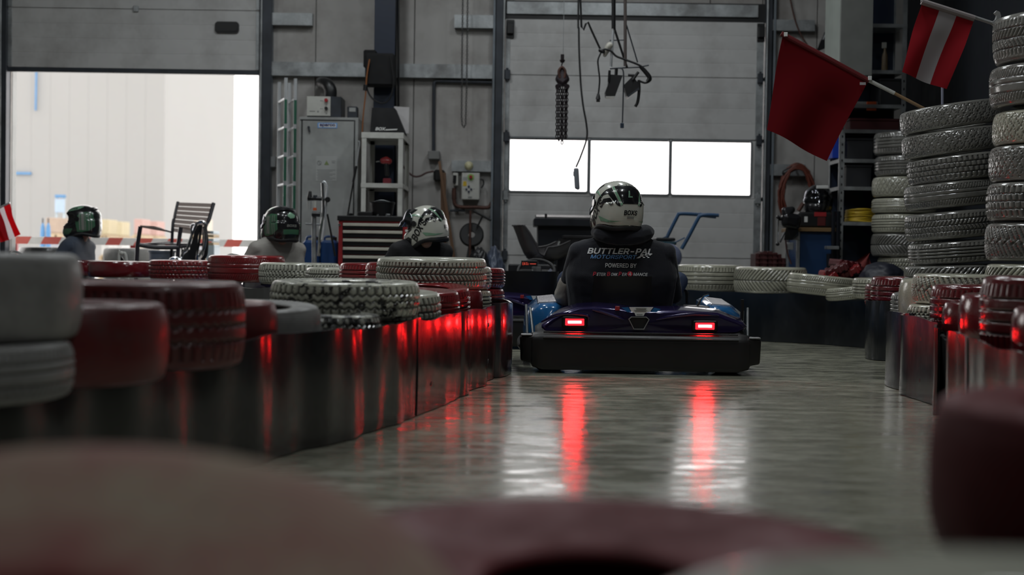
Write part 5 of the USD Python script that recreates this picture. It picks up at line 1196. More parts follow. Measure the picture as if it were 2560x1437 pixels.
# air regulators on a stand, canisters
t = Thing('air_regulator', 'workshop air regulator with two clear bowls on a steel stand before the cabinet', 'regulator'); Y = 12.75
t.part('post', tube([(X(790, 640, Y), Y, 0), P(785, 600, Y), P(785, 540, Y)], .022, 12), M_STEEL)
t.part('crossbar', ptube([(764, 559), (800, 561)], Y, .009, 8, 0), M_STEEL)
t.part('manifold', ptube([(769, 497), (786, 496), (808, 497)], Y - .03, .018, 10, 0), M_BLACK); t.part('clamp', ptube([(780, 535), (800, 536)], Y - .03, .022, 10, 0), M_BLACK)
for px, z0, z1, mt in ((773, 503, 523, M_GREYBOX), (787, 503, 523, M_OFFWHITE)): t.part('bowl', cyl(P(px, z0, Y - .03), P(px, z1, Y - .03), .020, 16, .016), mt)
t.part('bowl_end', cyl(P(787, 519, Y - .03), P(787, 526, Y - .03), .017, 12), M_ORANGE)
t.part('pressure_knob', cyl(P(774, 495, Y - .03), P(775, 478, Y - .03), .024, 14, .014), M_BLACK); t.part('pressure_knob', cyl(P(788, 495, Y - .03), P(788, 488, Y - .03), .02, 14), M_DARKSTEEL)
t.part('lance', ptube([(796, 640), (800, 585), (808, 530), (806, 457)], Y - .05, .014, 10), M_CHROME); t.part('hose', ptube([(806, 457), (812, 455), (818, 470), (816, 495), (812, 560), (806, 600)], Y - .03, .011, 10), M_ALU)
t.part('gauge', cyl(P(819, 499, Y - .08), P(819, 499, Y - .04), .025, 18), M_BLACK); t.part('brace', cyl(P(818, 535, Y), P(838, 640, Y), .010, 8), M_BLACK)
t.part('foot', rbx((X(770, 640, Y), Y - .1, 0), (X(812, 640, Y), Y + .1, .03), .006), M_DARKSTEEL)
t.part('frame_stop', pb(826, 497, 826.5, 497.5, Y, .002, 0), M_BLACK); t.parts.pop()
t.done()
for i, (a, c) in enumerate(((754, 798), (799, 842))):
    Y = 13.05; t = Thing('canister', ['blue plastic canister left of its twin, beside the light-shirted driver', 'blue plastic canister touching the red tool chest'][i], 'canister', 'blue canisters before the cabinet')
    t.part('body', pb(a, 600, c, 800, Y, .2, .04, 0.), M_BLUEPLASTIC); x = (X(a, 600, Y) + X(c, 600, Y)) / 2; z = Z(600, (a + c) / 2, Y)
    t.part('handle', tube([(x - .05, Y + .1, z - .012), (x - .04, Y + .1, z + .03), (x + .04, Y + .1, z + .03), (x + .05, Y + .1, z - .012)], .012, 8, smooth=3), M_BLUEPLASTIC); t.part('cap', cyl((x + .05, Y + .07, z - .004), (x + .05, Y + .07, z + .03), .022, 14), M_BLACK); t.done()
# conduit, junction box, socket, boards
t = Thing('conduit', 'dark metal conduit running down the wall to a square junction box', 'conduit'); Y = 14.66
t.part('pipe', ptube([(1236, 206), (1150, 204), (1094, 203), (1087, 207), (1085, 216), (1084, 300), (1084, 380)], Y, .018, 12, 4), M_DARKSTEEL); t.part('junction_box', pb(1070, 377, 1099, 398, Y - .07, .1, .01), mat('grey_box', (.20, .20, .195), .5)); t.done()
t = Thing('wall_socket', 'black round wall socket with a brown cable, behind the leaning boards', 'socket'); t.part('box', pb(1083, 424, 1112, 453, 14.6, .1, .03), M_BLACK); t.part('cable', ptube([(1084, 428), (1066, 432), (1050, 440), (1034, 440), (1015, 425), (995, 395)], 14.6, .010, 8), mat('brown_cable', (.06, .02, .018), .6)); t.done()
for i, pts in enumerate(([(1095, 404), (1101, 401), (1144, 640), (1136, 640)], [(1100, 428), (1114, 431), (1116, 640), (1106, 640)])):
    q = [P(a, b, 14.45) for a, b in pts]; k = .0 
    bot = [(q[3][0] + (q[3][0] - q[0][0]) * .45 * (1 if i == 0 else .1), 0), (q[2][0] + (q[2][0] - q[1][0]) * .45 * (1 if i == 0 else .1), 0)]
    single('plank', prism([(q[0][0], q[0][2]), bot[0], bot[1], (q[1][0], q[1][2])], .03, T(0, 14.5 + .05 * i, 0) @ XZ), M_BROWN, ['dark brown board leaning to the left against the wall, in front of another', 'upright dark brown board behind the leaning one'][i], 'plank')
single('wall_lamp', lathe([(0, .05), (.025, .045), (.04, .025), (.045, 0), (.047, -.01), (0, -.01)], 28, T(*P(1172, 414, YW - .095)) @ RX(90)), mat('yellowed_lamp_glass', (.62, .58, .36), .25), 'small yellowed dome lamp on the steel rail above the door control', 'lamp')
t = Thing('door_control', 'white door control panel with red button on green and four dark buttons', 'control panel'); Y = 14.56
t.part('case', pb(1154, 432, 1199, 499, Y, .13, .01), M_OFFWHITE)
t.part('stop_field', disc(1177, 443, Y, 8.5, .003, 28), mat('lime_disc', (.30, .50, .14), .5)); t.part('stop_button', cyl(P(1177, 442, Y), P(1177, 442, Y - .035), .017, 18), M_REDPAINT)
t.part('warning_sticker', pprism([(1157, 465), (1167, 465), (1166, 453), (1158, 453)], Y - .002, .003), M_YELLOW); t.part('notice', pb(1157, 442, 1168, 451, Y - .001, .002, 0), M_GREYBOX)
for a, b in ((1172, 466), (1166, 473), (1178, 473), (1172, 479)): t.part('button', disc(a, b, Y, 2.6, .012, 14), mat('dark_blue_button', (.02, .03, .07), .4))
t.part('panel_print', cat_([pb(1157, 472, 1162, 473, Y - .001, .002, 0), pb(1182, 472, 1187, 473, Y - .001, .002, 0), pb(1171, 459, 1173, 461, Y - .001, .002, 0), pb(1171, 485, 1173, 487, Y - .001, .002, 0), pb(1170, 491, 1180, 496, Y - .001, .002, 0)]), MATS['faded_print'], kind='stuff')
t.part('cable', ptube([(1199, 445), (1207, 450), (1209, 460), (1203, 470)], Y + .05, .008, 8), M_BLACK); t.done()
t = Thing('handset', 'small white handset with black grip hanging left of the door control', 'handset'); t.part('case', pb(1132, 432, 1145, 464, 14.58, .1, .008), M_OFFWHITE); t.part('grip', cyl(P(1137, 438, 14.57), P(1136, 458, 14.57), .017, 12), M_BLACK); t.done()
t = Thing('wall_pipe', 'rust brown pipe that dips along the wall under the door control', 'pipe'); t.part('pipe', ptube([(1135, 470), (1135, 500), (1140, 514), (1160, 518), (1190, 518), (1218, 519), (1227, 512), (1234, 495)], 14.62, .020, 12, 5), M_RUST); t.part('branch', ptube([(1125, 526), (1162, 526)], 14.64, .014, 10, 0), M_DARKSTEEL); t.part('valve', cyl(P(1135, 476, 14.62), P(1135, 498, 14.62), .024, 12), M_RUST); t.done()
t = Thing('hose_reel', 'dark wheel-like reel with a crank leaning by the wall under the door control', 'reel'); Y = 14.3; c = P(1179, 587, Y)
t.part('drum', lathe([(.035, -.03), (.11, -.03), (.125, -.015), (.125, .015), (.11, .03), (.035, .03), (.035, -.03)], 36, T(*c) @ RX(80)), M_RUBBER); t.part('post', tube([(c[0] + .0, Y - .05, 0), P(1175, 600, Y - .05), P(1176, 526, Y - .05)], .012, 10), M_RUST)
t.part('crank', ptube([(1192, 570), (1206, 541)], Y - .06, .010, 8, 0), M_BLACK); t.part('crank_grip', ptube([(1184, 527), (1228, 551)], Y - .06, .013, 10, 0), M_BLACK); t.part('stand', hull_pts([(c[0] - .16, Y - .1, 0), (c[0] + .14, Y - .1, 0), (c[0] - .16, Y + .1, 0), (c[0] + .14, Y + .1, 0), (c[0] - .03, Y - .02, c[2] - .1), (c[0] + .03, Y + .02, c[2] - .1)]), M_BLACK); t.done()
# rubbish bags
for i, (px, py, w, h, mt) in enumerate(((1198, 655, 70, 62, M_BLACK), (1236, 650, 60, 50, mat('blue_grey_bag', (.10, .12, .17), .25, bump=.2)))):
    Y = 13.6 + .1 * i; c = P(px, py, Y); m_ = trimesh.creation.icosphere(4); v = m_.vertices
    rr = 1 + .35 * (meshkit.fbm(v * 2.4 + 7 * i, 4, i) - .5) - .22 * np.abs(meshkit.noise(v * 5 + 3, i) - .5)
    m_.vertices = v * rr[:, None] * [w * S(Y) / 2, .2, (c[2] + .12) / 2 + .02] + [c[0], Y, (c[2] + .12) / 2]
    m_.vertices[:, 2] = np.maximum(m_.vertices[:, 2], 0); single('rubbish_bag', m_, mt, ['crumpled black rubbish bag under the hose reel', 'crumpled blue-grey bag beside the door post'][i], 'bag', smooth=60)

# ---- hanging from the roof
def chain_links(pts, pitch, wire, wid):
    p = np.asarray(pts, float); s = np.concatenate([[0], np.cumsum(np.linalg.norm(np.diff(p, axis=0), axis=1))]); n = int(s[-1] / pitch); out = []
    a = np.linspace(0, 2 * PI, 11)[:-1]; lk = np.c_[wid / 2 * np.cos(a), np.zeros(10), (pitch * .68) * np.sin(a)]
    base = tube(lk, wire, 5, closed=True)
    for i in range(n):
        c = np.array([np.interp((i + .5) * pitch, s, p[:, k]) for k in range(3)]); d = np.array([np.interp((i + .9) * pitch, s, p[:, k]) for k in range(3)]) - np.array([np.interp((i + .1) * pitch, s, p[:, k]) for k in range(3)])
        M = trimesh.geometry.align_vectors([0, 0, 1], d) @ RZ(90 * (i % 2) + 20); M[:3, 3] = c; m_ = base.copy(); m_.apply_transform(M); out.append(m_)
    return trimesh.util.concatenate(out)
Y = 14.35
single('pull_chain', chain_links([P(1157, -20, Y) * [1, 1, 0] + [0, 0, CEIL], P(1157, 0, Y), P(1155, 150, Y), P(1154, 290, Y), P(1155.5, 312, Y), P(1160, 318, Y), P(1164, 310, Y), P(1167, 200, Y), P(1169, 0, Y), P(1169, -20, Y) * [1, 1, 0] + [0, 0, CEIL]], .022, .0034, .016), mat('chain_steel', (.10, .10, .10), .4, metal=.7), 'thin looped pull chain hanging in front of the wall right of the column', 'chain', smooth=True)
t = Thing('chain_hoist', 'chain hoist block with a bunch of dark chains hanging before the closed door', 'hoist'); Y = 12.6
M_HOIST = mat('hoist_dark', (.03, .022, .026), .4, metal=.4); tp = P(1408, 135, Y)
t.part('wire', cyl(tp, (tp[0], Y, CEIL), .0025, 6), M_STEEL); t.part('swivel', cat_([cyl(P(1406, 136, Y), P(1406, 152, Y), .016, 12), cyl(P(1406, 150, Y), P(1406, 157, Y), .026, 12, .016), tube([P(1406, 157, Y), P(1404, 163, Y), P(1406, 170, Y)], .006, 8)]), M_HOIST)
t.part('hook_block', as_tm(spheres_hull([P(1406, 176, Y), P(1398, 198, Y), P(1414, 198, Y), P(1406, 205, Y)], [.025, .035, .035, .045], 16)), M_HOIST); t.part('hook', ptube([(1400, 195), (1397, 178), (1405, 168), (1413, 178), (1411, 195)], Y - .03, .012, 10), M_RUST)
t.part('sheave', cat_([cyl(P(1394, 216, Y - .03), P(1394, 216, Y + .03), .022, 16), cyl(P(1418, 216, Y - .03), P(1418, 216, Y + .03), .022, 16), pb(1396, 205, 1416, 215, Y - .03, .06, .01)]), M_HOIST)
for i, (a, b, e) in enumerate(((1393, 1392, 345), (1398, 1397, 352), (1404, 1403, 350), (1409, 1405, 362), (1414, 1412, 349), (1418, 1415, 344))):
    t.part('chain', chain_links([P(a, 216, Y + .02 * (i % 3 - 1)), P(b, e, Y + .02 * (i % 3 - 1))], .027, .0048, .021), M_HOIST, True)
t.done()
t = Thing('pendant_control', 'hanging pendant switch in front of the left window pane, on a long dark cable', 'pendant control'); Y = 13.3
t.part('cable', tube([np.array([X(1446, 0, Y), Y, CEIL])] + [P(a, b, Y) for a, b in ((1446, 0), (1447, 70), (1448, 130), (1452, 210), (1458, 265), (1466, 310), (1467, 345), (1452, 390), (1440, 418))], .009, 8, smooth=5), M_BLACK)
t.part('case', as_tm(spheres_hull([P(1438, 424, Y), P(1443, 424, Y), P(1441, 468, Y), P(1445, 470, Y)], [.016, .016, .018, .018], 14)), mat('pendant_grey', (.20, .22, .25), .5)); t.part('switch', pb(1433, 428, 1438, 440, Y - .01, .03, .006), MATS['pendant_grey']); t.done()
t = Thing('light_bar', 'hanging lamp frame with two black floodlights in front of the closed door', 'light frame'); Y = 12.0
def drop(px, py, px2=None): a = P(px, py, Y); return [np.array([X(px2 or px, 0, Y), Y, CEIL]), P(px2 or px, 0, Y), a]
t.part('hanger_bar', tube(drop(1534, 72), .018, 8), M_BLACK); t.part('hanger_bar', tube(drop(1563, 165), .014, 8), mat('brown_hanger', (.10, .08, .075), .6))
t.part('strut', ptube([(1534, 66), (1568, 170)], Y, .010, 8, 0), M_BLACK); t.part('strut', ptube([(1566, 62), (1594, 156)], Y, .006, 8, 0), M_DARKSTEEL); t.part('strut', ptube([(1533, 75), (1527, 168)], Y, .012, 8, 0), M_ALU)
t.part('cross_rail', ptube([(1525, 172), (1548, 170), (1596, 168), (1622, 163)], Y, .006, 8, 0), M_DARKSTEEL); t.part('upper_rail', ptube([(1524, 101), (1566, 100)], Y, .005, 8, 0), M_DARKSTEEL)
f = t.part('floodlight', pprism([(1524, 186), (1557, 188), (1538, 240), (1515, 240), (1514, 228), (1521, 210)], Y - .07, .14), M_BLACK); t.part('yoke', cat_([ptube([(1522, 205), (1524, 176)], Y - .08, .011, 8, 0), ptube([(1540, 190), (1541, 172)], Y - .02, .014, 8, 0)]), M_BLACK, parent=f); t.part('front_glass', pprism([(1515, 239.5), (1538, 239.5), (1537, 242.5), (1516, 242.5)], Y - .068, .136), M_PAPER, parent=f)
f = t.part('floodlight', pprism([(1559, 213), (1582, 190), (1594, 205), (1598, 218), (1568, 242)], Y - .06, .12), M_BLACK); t.part('yoke', cat_([ptube([(1582, 200), (1590, 188), (1596, 180)], Y - .08, .012, 8, 0), ptube([(1570, 188), (1586, 189)], Y, .012, 8, 0)]), M_BLACK, parent=f); t.part('barn_door', pprism([(1567, 240), (1597, 219), (1599, 223), (1571, 243)], Y - .075, .15), M_DARKSTEEL, parent=f)
t.part('handle', ptube([(1597, 200), (1598, 222), (1596, 245), (1593, 258), (1588, 267)], Y - .03, .013, 10), M_BLACK)
t.part('cable', ptube([(1600, 203), (1612, 207), (1622, 204), (1627, 197), (1622, 185), (1600, 164), (1560, 148), (1540, 140), (1528, 128), (1514, 123), (1505, 127)], Y - .04, .009, 8), M_BLACK)
t.part('cable', ptube([(1600, 166), (1612, 180), (1622, 194), (1618, 204)], Y - .05, .014, 8), M_BLACK)
t.part('cable', tube([np.array([X(1449, 0, Y), Y, CEIL])] + [P(a, b, Y) for a, b in ((1451, 0), (1470, 55), (1490, 100), (1503, 128))], .009, 8, smooth=4), M_BLACK); t.part('junction', as_tm(spheres_hull([P(1501, 126, Y - .03), P(1508, 129, Y - .03)], [.018, .018], 12)), M_BLACK)
t.part('plug_cord', ptube([(1503, 130), (1495, 150), (1496, 170), (1499, 200), (1496, 235)], Y - .03, .007, 8), M_BLACK); t.part('plug', cat_([cyl(P(1496, 234, Y - .03), P(1495, 248, Y - .03), .010, 10, .022), pb(1491, 247, 1500, 255, Y - .045, .03, .004)]), M_BLACK)
t.part('pull_cord', ptube([(1547, 170), (1556, 173), (1559, 190), (1558, 240), (1556, 308)], Y - .05, .006, 8), M_DARKSTEEL); t.part('pull_switch', pb(1551, 307, 1560, 320, Y - .065, .03, .006), mat('blue_black', (.02, .035, .06), .4))
t.part('bulb', as_tm(spheres_hull([P(1521, 118, Y), P(1524, 114, Y), P(1514, 132, Y), P(1512, 138, Y)], [.03, .03, .022, .016], 16)), mat('cream_shade', (.50, .48, .42), .4)); t.done()
# ------------------------------------------------------------------ things behind the kart and at the right
def seat_shell(M, s=1.0):
    u = np.linspace(-1, 1, 25); pr = [(.46, .10), (.34, .055), (.20, .05), (.08, .10), (.02, .22), (-.02, .36), (-.05, .46)]
    pr = smooth_path(np.c_[np.zeros(7), pr], 5)[:, 1:]; V = []
    for th in (0, .012):
        L = []
        for uu in u:
            row = []
            for k, (y, z) in enumerate(pr):
                f = k / (len(pr) - 1); w = .185 - .03 * f; wing = abs(uu) ** 3
                up = wing * (.16 if f < .35 else .10 * (1 - f)); fwd = wing * (.14 * np.clip((f - .35) / .3, 0, 1) * (1.25 - f))
                row.append((w * np.sin(uu * 1.4) / np.sin(1.4), y + fwd + th * (f > .5), z + up - th * (f <= .5)))
            L.append(row)
        V.append(np.array(L))
    a, b = grid_mesh(V[0]), grid_mesh(V[1]); ed = []
    loop = np.vstack([V[0][:, 0], V[0][-1], V[0][::-1, -1], V[0][0, ::-1]])
    return xf(cat_([a, b]), M), xf(tube(loop[::2] + [0, 0, -.004], .008, 8, closed=True), M)
M_GREYSEAT = mat('grey_seat_plastic', (.07, .065, .068), .32, bump=.06)
single('plinth', rbx((X(1270, 700, 12.5), 12.4, 0), (X(1392, 700, 12.5), 12.85, .60), .02), M_BLACK, 'dark box under the loose bucket seat, mostly hidden behind the steering wheel', 'box')
t = Thing('bucket_chair', 'loose grey plastic kart seat lying in front of the wheelie bin', 'seat')  # loose bucket seat out of a kart
a, b = seat_shell(T(X(1306, 630, 12.55), 12.60, .575) @ RZ(-72) @ RX(4) @ np.diag([.9, .88, .82, 1])); t.part('shell', a, M_GREYSEAT, True); t.part('rim', b, M_GREYSEAT, True); t.done()
t = Thing('wheelie_bin', 'large black wheelie bin before the closed door, left of the kart driver', 'bin'); Y = 13.45
x0, x1 = X(1335, 545, Y), X(1497, 545, Y); zt_ = Z(546, 1410, Y); xm = (x0 + x1) / 2; w = (x1 - x0) / 2
t.part('body', hull_pts([(xm + sx * w * k, Y + .35 + sy * .35 * k, z) for sx in (-1, 1) for sy in (-1, 1) for k, z in ((.80, .12), (.88, zt_ - .06))]), mat('bin_plastic', (.012, .014, .019), .4, bump=.06), 20)
t.part('rim', rbx((x0, Y - .02, zt_ - .075), (x1, Y + .72, zt_), .012), MATS['bin_plastic']); t.part('lid', hull_pts([(xm + sx * w * .93, y, z) for sx in (-1, 1) for y, z in ((Y + .02, zt_ + .012), (Y + .68, zt_ + .02), (Y + .1, zt_ + .035), (Y + .6, zt_ + .045))]), MATS['bin_plastic']); t.part('lid_lug', rbx((X(1362, 540, Y), Y + .02, zt_), (X(1368, 540, Y), Y + .06, zt_ + .045), .006), M_BLACK)
for s in (-1, 1): t.part('wheel', cyl((xm + s * w * .72, Y + .6, .1), (xm + s * w * .85, Y + .6, .1), .1, 20), M_RUBBER)
t.done()
t = Thing('plastic_tub', 'lower dark plastic tub with a flat lid beside the bucket seat', 'tub'); Y = 12.75; z = Z(592, 1440, Y)
t.part('body', hull_pts([(x, y, zz) for x, zz in ((X(1384, 650, Y), .0), (X(1398, 592, Y), z - .02), (X(1490, 650, Y), .0), (X(1490, 592, Y), z - .02)) for y in (Y, Y + .4)]), mat('tub_plastic', (.02, .019, .02), .3)); t.part('lid', rbx((X(1408, 590, Y), Y - .01, z - .015), (X(1492, 590, Y), Y + .42, z + .012), .006), MATS['tub_plastic'])
t.part('edge_strip', ptube([(1399, 603), (1388, 640), (1382, 662)], Y - .012, .009, 8, 0), M_GREYBOX); t.done()
# parked kart in front of the lit one
PARKED[0].copy(T(.205, 10.06, 0) @ RZ(-2), 'dark kart just ahead of the lit one, its steering wheel showing left of the driver')
t = Thing('lap_display', 'small dash display with red digits on the steering wheel of the kart ahead', 'display'); Y = 11.05
t.part('case', pb(1303, 651, 1344, 664, Y, .03, .006), M_BLACK); t.part('digits', cat_([print_on('(61:', 1306, 655, 1322, 663, Y - .001, heavy=.02), pb(1325, 658.5, 1340, 660.5, Y - .001, .002, 0)]), glow('red_digits', (1, .12, .08), .45)); t.part('button', disc(1331, 675, Y, 2, .006, 10), M_GREYBOX); t.part('button', disc(1323, 682, Y, 2, .006, 10), M_GREYBOX); t.part('button', disc(1337, 683, Y, 2, .006, 10), M_GREYBOX); t.done()
single('phone_holder', pprism([(1358, 690), (1376, 671), (1381, 675), (1362, 698)], 10.95, .02), mat('pale_screen', (.40, .42, .5), .2, coat=.5), 'pale tilted screen right of the dark steering wheel', 'screen')
# air compressor with blue handle
t = Thing('air_compressor', 'grey-blue air compressor with a blue tubular handle, right of the driver', 'compressor'); Y = 12.9
c = P(1672, 642, Y); r = 34 * S(Y)
t.part('tank', lathe([(0, -.04), (r * .6, -.03), (r * .95, .0), (r, .04), (r, .62), (r * .9, .67), (0, .7)], 36, T(c[0], Y, c[2]) @ RX(-90)), mat('tank_grey_blue', (.16, .18, .27), .35))
t.part('motor', pb(1640, 603, 1692, 612, Y + .1, .3, .02), mat('teal_motor', (.02, .06, .08), .35)); t.part('motor_cover', pb(1640, 594, 1689, 602, Y + .1, .3, .015), M_BLACK)
t.part('handle', ptube([(1655, 622), (1662, 604), (1693, 541), (1698, 535), (1712, 534), (1748, 536)], Y + .25, .018, 12, 4), M_BLUEPAINT); t.part('handle', ptube([(1704, 622), (1722, 590), (1744, 548), (1750, 540), (1765, 537), (1797, 538)], Y - .02, .018, 12, 4), M_BLUEPAINT); t.part('grip', ptube([(1746, 536), (1770, 539), (1790, 541)], Y + .12, .02, 12, 0), M_BLUEPAINT)
t.part('stay', ptube([(1650, 598), (1668, 590)], Y + .2, .006, 8, 0), M_BLUEPAINT); t.part('stay', ptube([(1688, 606), (1712, 594)], Y, .006, 8, 0), M_BLUEPAINT)
for y in (Y + .08, Y + .55): t.part('foot', hull_pts([(c[0] - .1, y, 0), (c[0] + .1, y, 0), (c[0] - .1, y + .05, 0), (c[0] + .1, y + .05, 0), (c[0] - .07, y, c[2] - r * .8), (c[0] + .07, y + .05, c[2] - r * .8)]), M_BLACK)
t.done()
# upright dark red ribbed pieces
G = 'dark red ribbed pieces by the door post'
for i, (a, c, top) in enumerate(((1889, 1898, 634), (1899, 1908, 631), (1907, 1918, 628), (1920, 1931, 628), (1933, 1943, 631), (1944, 1954, 635), (1956, 1964, 645))):
    Y = 13.5 + .03 * (i % 2); x0, x1 = X(a, 650, Y), X(c, 650, Y); z1 = Z(top, (a + c) / 2, Y); h = np.arange(0, z1 - .02, .045)
    t = Thing('ribbed_block', '%s of the dark red ribbed plastic pieces standing by the door post' % ('first', 'second', 'third', 'fourth', 'fifth', 'sixth', 'seventh')[i] + ' from the left', 'plastic block', G)
    t.part('block', rbx((x0, Y, 0), (x1, Y + .3, z1), .006), mat('dull_red_plastic', (.075, .022, .022), .4)); 
    t.part('rib', cat_([rbx((x0 - .003, Y - .008, z), (x1 + .003, Y, z + .018), .003) for z in h]), MATS['dull_red_plastic'], kind='stuff'); t.done()
# workbench with vice, case and black helmet
t = Thing('workbench', 'blue workbench with a wooden top at the right of the door', 'workbench'); Y = 13.0
zt2 = Z(569, 2040, Y); zb2 = Z(579, 2040, Y); xa, xb = X(1984, 575, Y), X(2092, 575, Y)
t.part('top', rbx((xa, Y - .02, zb2), (xb, Y + .6, zt2), .006), mat('oiled_wood', (.20, .12, .05), .5, var=.25, scale=8, stretch=(.2, 1, 1)))
t.part('cabinet', rbx((X(2000, 600, Y), Y + .02, .04), (xb - .02, Y + .56, zb2), .006), mat('bench_blue', (.012, .045, .13), .45)); t.part('leg', rbx((X(1993, 600, Y), Y, 0), (X(2000, 600, Y), Y + .05, zb2), .003), M_STEEL); t.part('leg', rbx((X(1993, 600, Y), Y + .5, 0), (X(2000, 600, Y), Y + .55, zb2), .003), M_STEEL)
t.part('apron', pb(1981, 584, 2000, 600, Y - .015, .03, .004), M_STEEL); t.done()
t = Thing('bench_vice', 'dark bench vice with a vertical handle bar clamped at the left of the workbench', 'vice'); Y = 12.9
t.part('body', as_tm(spheres_hull([P(1968, 545, Y), P(1990, 548, Y), P(1966, 556, Y), P(1988, 560, Y)], [.055, .05, .05, .05], 18)), mat('vice_iron', (.02, .02, .023), .3, metal=.5, coat=.4)); t.part('jaw', as_tm(spheres_hull([P(1962, 526, Y), P(1980, 524, Y), P(1966, 540, Y)], [.03, .03, .04], 16)), MATS['vice_iron'])
t.part('screw', cyl(P(1942, 546, Y), P(1965, 548, Y), .018, 12), MATS['vice_iron']); t.part('handle', cyl(P(1945, 543, Y - .02), P(1944, 610, Y - .02), .008, 10), M_CHROME)
for a, b in ((1945, 543), (1944, 610)): t.part('handle_knob', as_tm(m3.Manifold.sphere(.018, 16).translate([float(q) for q in P(a, b, Y - .02)])), MATS['vice_iron'])
t.part('clamp', hull_pts([P(1966, 560, Y), P(1992, 560, Y), P(1996, 578, Y), P(1980, 600, Y), P(1960, 600, Y + .08), P(1996, 590, Y + .1), P(1966, 562, Y + .1)]), MATS['vice_iron']); t.part('lever', ptube([(1950, 606), (1962, 580)], Y - .03, .009, 8, 0), M_CHROME); t.part('bracket', pb(1969, 606, 1984, 624, Y, .08, .006), M_STEEL); t.part('cable', ptube([(1964, 600), (1968, 630), (1978, 660)], Y + .02, .008, 8), mat('maroon_cable', (.07, .03, .028), .6)); t.done()
t = Thing('tool_case', 'black machine case with a red panel on the workbench', 'case'); Y = 13.05
t.part('case', pb(1996, 530, 2082, 568, Y, .35, .03, zt2), M_BLACK); t.part('red_panel', pb(2036, 530.5, 2066, 541, Y - .004, .01, .003), M_REDPAINT); t.part('red_panel', pb(2044, 543, 2064, 564, Y - .004, .01, .003), mat('dim_red', (.10, .015, .015), .4)); t.part('label', pb(2011, 541, 2019, 555, Y - .003, .004, 0), M_PAPER); t.part('strut', ptube([(1996, 527), (2008, 508)], Y + .05, .02, 8, 0), M_RUST); t.done()
t = Thing('crash_helmet', 'glossy black crash helmet on top of the machine case', 'helmet'); hc = P(2046, 496, 13.22)
helmet(t, T(*hc) @ RZ(150), 'plain'); t.part('brow_strip', rbx(hc + [-.05, -.155, .085], hc + [.06, -.125, .115], .006), M_PAPER, label='white strip at the brow'); t.done()
t = Thing('chrome_stand', 'dark shiny tube stand between the workbench and the storage rack', 'stand'); Y = 12.85
for px, r_, top in ((2084, .02, 528), (2096, .022, 528)): t.part('tube', cyl((X(px, 600, Y), Y, 0), P(px, top, Y), r_, 14), mat('black_chrome', (.05, .055, .07), .15, metal=.8))
t.part('tube', cyl((X(2072, 640, Y), Y - .06, 0), P(2072, 634, Y - .06), .022, 14), MATS['black_chrome']); t.part('collar', pb(2068, 615, 2098, 623, Y - .09, .12, .006), M_STEEL); t.part('base', rbx((X(2064, 640, Y), Y - .15, 0), (X(2104, 640, Y), Y + .1, .02), .004), M_BLACK); t.done()
# coiled orange hose on the wall
t = Thing('air_hose', 'coiled dull orange hose hanging on the wall behind the black helmet', 'hose'); Y = 14.45; M_HOSE = mat('orange_hose', (.13, .028, .015), .5)
for k in range(9):
    g_ = np.random.default_rng(k); n = 40; a = np.linspace(0, 2 * PI, n + 1)[:-1]; top = 408 + g_.uniform(0, 14); bot = 545 + g_.uniform(-10, 25); wx = g_.uniform(33, 47)
    pts = [P(1993 + g_.uniform(-2, 2) + wx * math.sin(q) * (1 - .12 * math.cos(q)), (top + bot) / 2 - (bot - top) / 2 * math.cos(q), Y + .02 * (k % 4) - .03) for q in a]
    t.part('coil', tube(pts, .0125, 8, closed=True), M_HOSE, True)
t.part('peg', as_tm(spheres_hull([P(1962, 432, Y), P(1995, 415, Y)], [.03, .03], 12)), M_BLACK); t.part('peg_rod', cyl(P(1995, 416, Y), P(1995, 416, Y) + [0, .25, 0], .012, 10), M_STEEL); t.done()
# storage rack
t = Thing('storage_rack', 'tall perforated steel storage rack at the right, full of dark goods', 'rack'); Y, D2_ = 13.15, .45
xa, xb = X(2099, 400, Y), X(2262, 400, Y); zt3 = 4.2
def angle_post(x, y, sx, sy):
    w = .045; m_ = [bx((min(x, x + sx * w), min(y, y + sy * .003), 0), (max(x, x + sx * w), max(y, y + sy * .003), zt3)), bx((min(x, x + sx * .003), min(y, y + sy * w), 0), (max(x, x + sx * .003), max(y, y + sy * w), zt3))]
    return cat_(m_)
for x, sx in ((xa, 1), (xb, -1)):
    for y, sy in ((Y, 1), (Y + D2_, -1)):
        i = t.part('post', angle_post(x, y, sx, sy), M_STEEL)
        if y == Y: t.part('slot_row', cat_([rbx((x + sx * .016, y - .002, z), (x + sx * .030, y + .001, z + .022), .001) for z in np.arange(.1, 2.4, .075)]), M_PRINT, parent=i, kind='stuff')
t.part('back_panel', bx((xa + .01, Y + D2_ - .012, .05), (xb - .01, Y + D2_ - .006, zt3 - .05)), M_NAVY)
zsh = [Z(v, 2180, Y) for v in (660, 556, 468, 399, 325, 262, 176, 60)]
for z in zsh: t.part('shelf', cat_([bx((xa, Y, z - .012), (xb, Y + D2_, z)), bx((xa, Y - .002, z - .03), (xb, Y + .002, z + .004)), bx((xa - .002, Y, z - .03), (xa + .002, Y + D2_, z + .004))]), M_STEEL)
t.done()
M_DARKBOX = mat('dark_crate', (.022, .023, .027), .5)
rack_items = [('crate', 2116, 2180, 412, 466, M_DARKBOX, 2, 'black crate on the rack shelf above the yellow cable'), ('crate', 2115, 2178, 484, 512, M_DARKBOX, 1, None), ('crate', 2118, 2185, 345, 396, M_DARKBOX, 3, 'black crate on the rack at the height of the flag tip'), ('crate', 2125, 2250, 296, 323, mat('dark_red_box', (.07, .012, .014), .5), 4, 'long dark red case on the rack behind the red flag'), ('crate', 2200, 2255, 196, 258, M_DARKBOX, 5, 'dark crate on the rack left of the white-striped flag')]
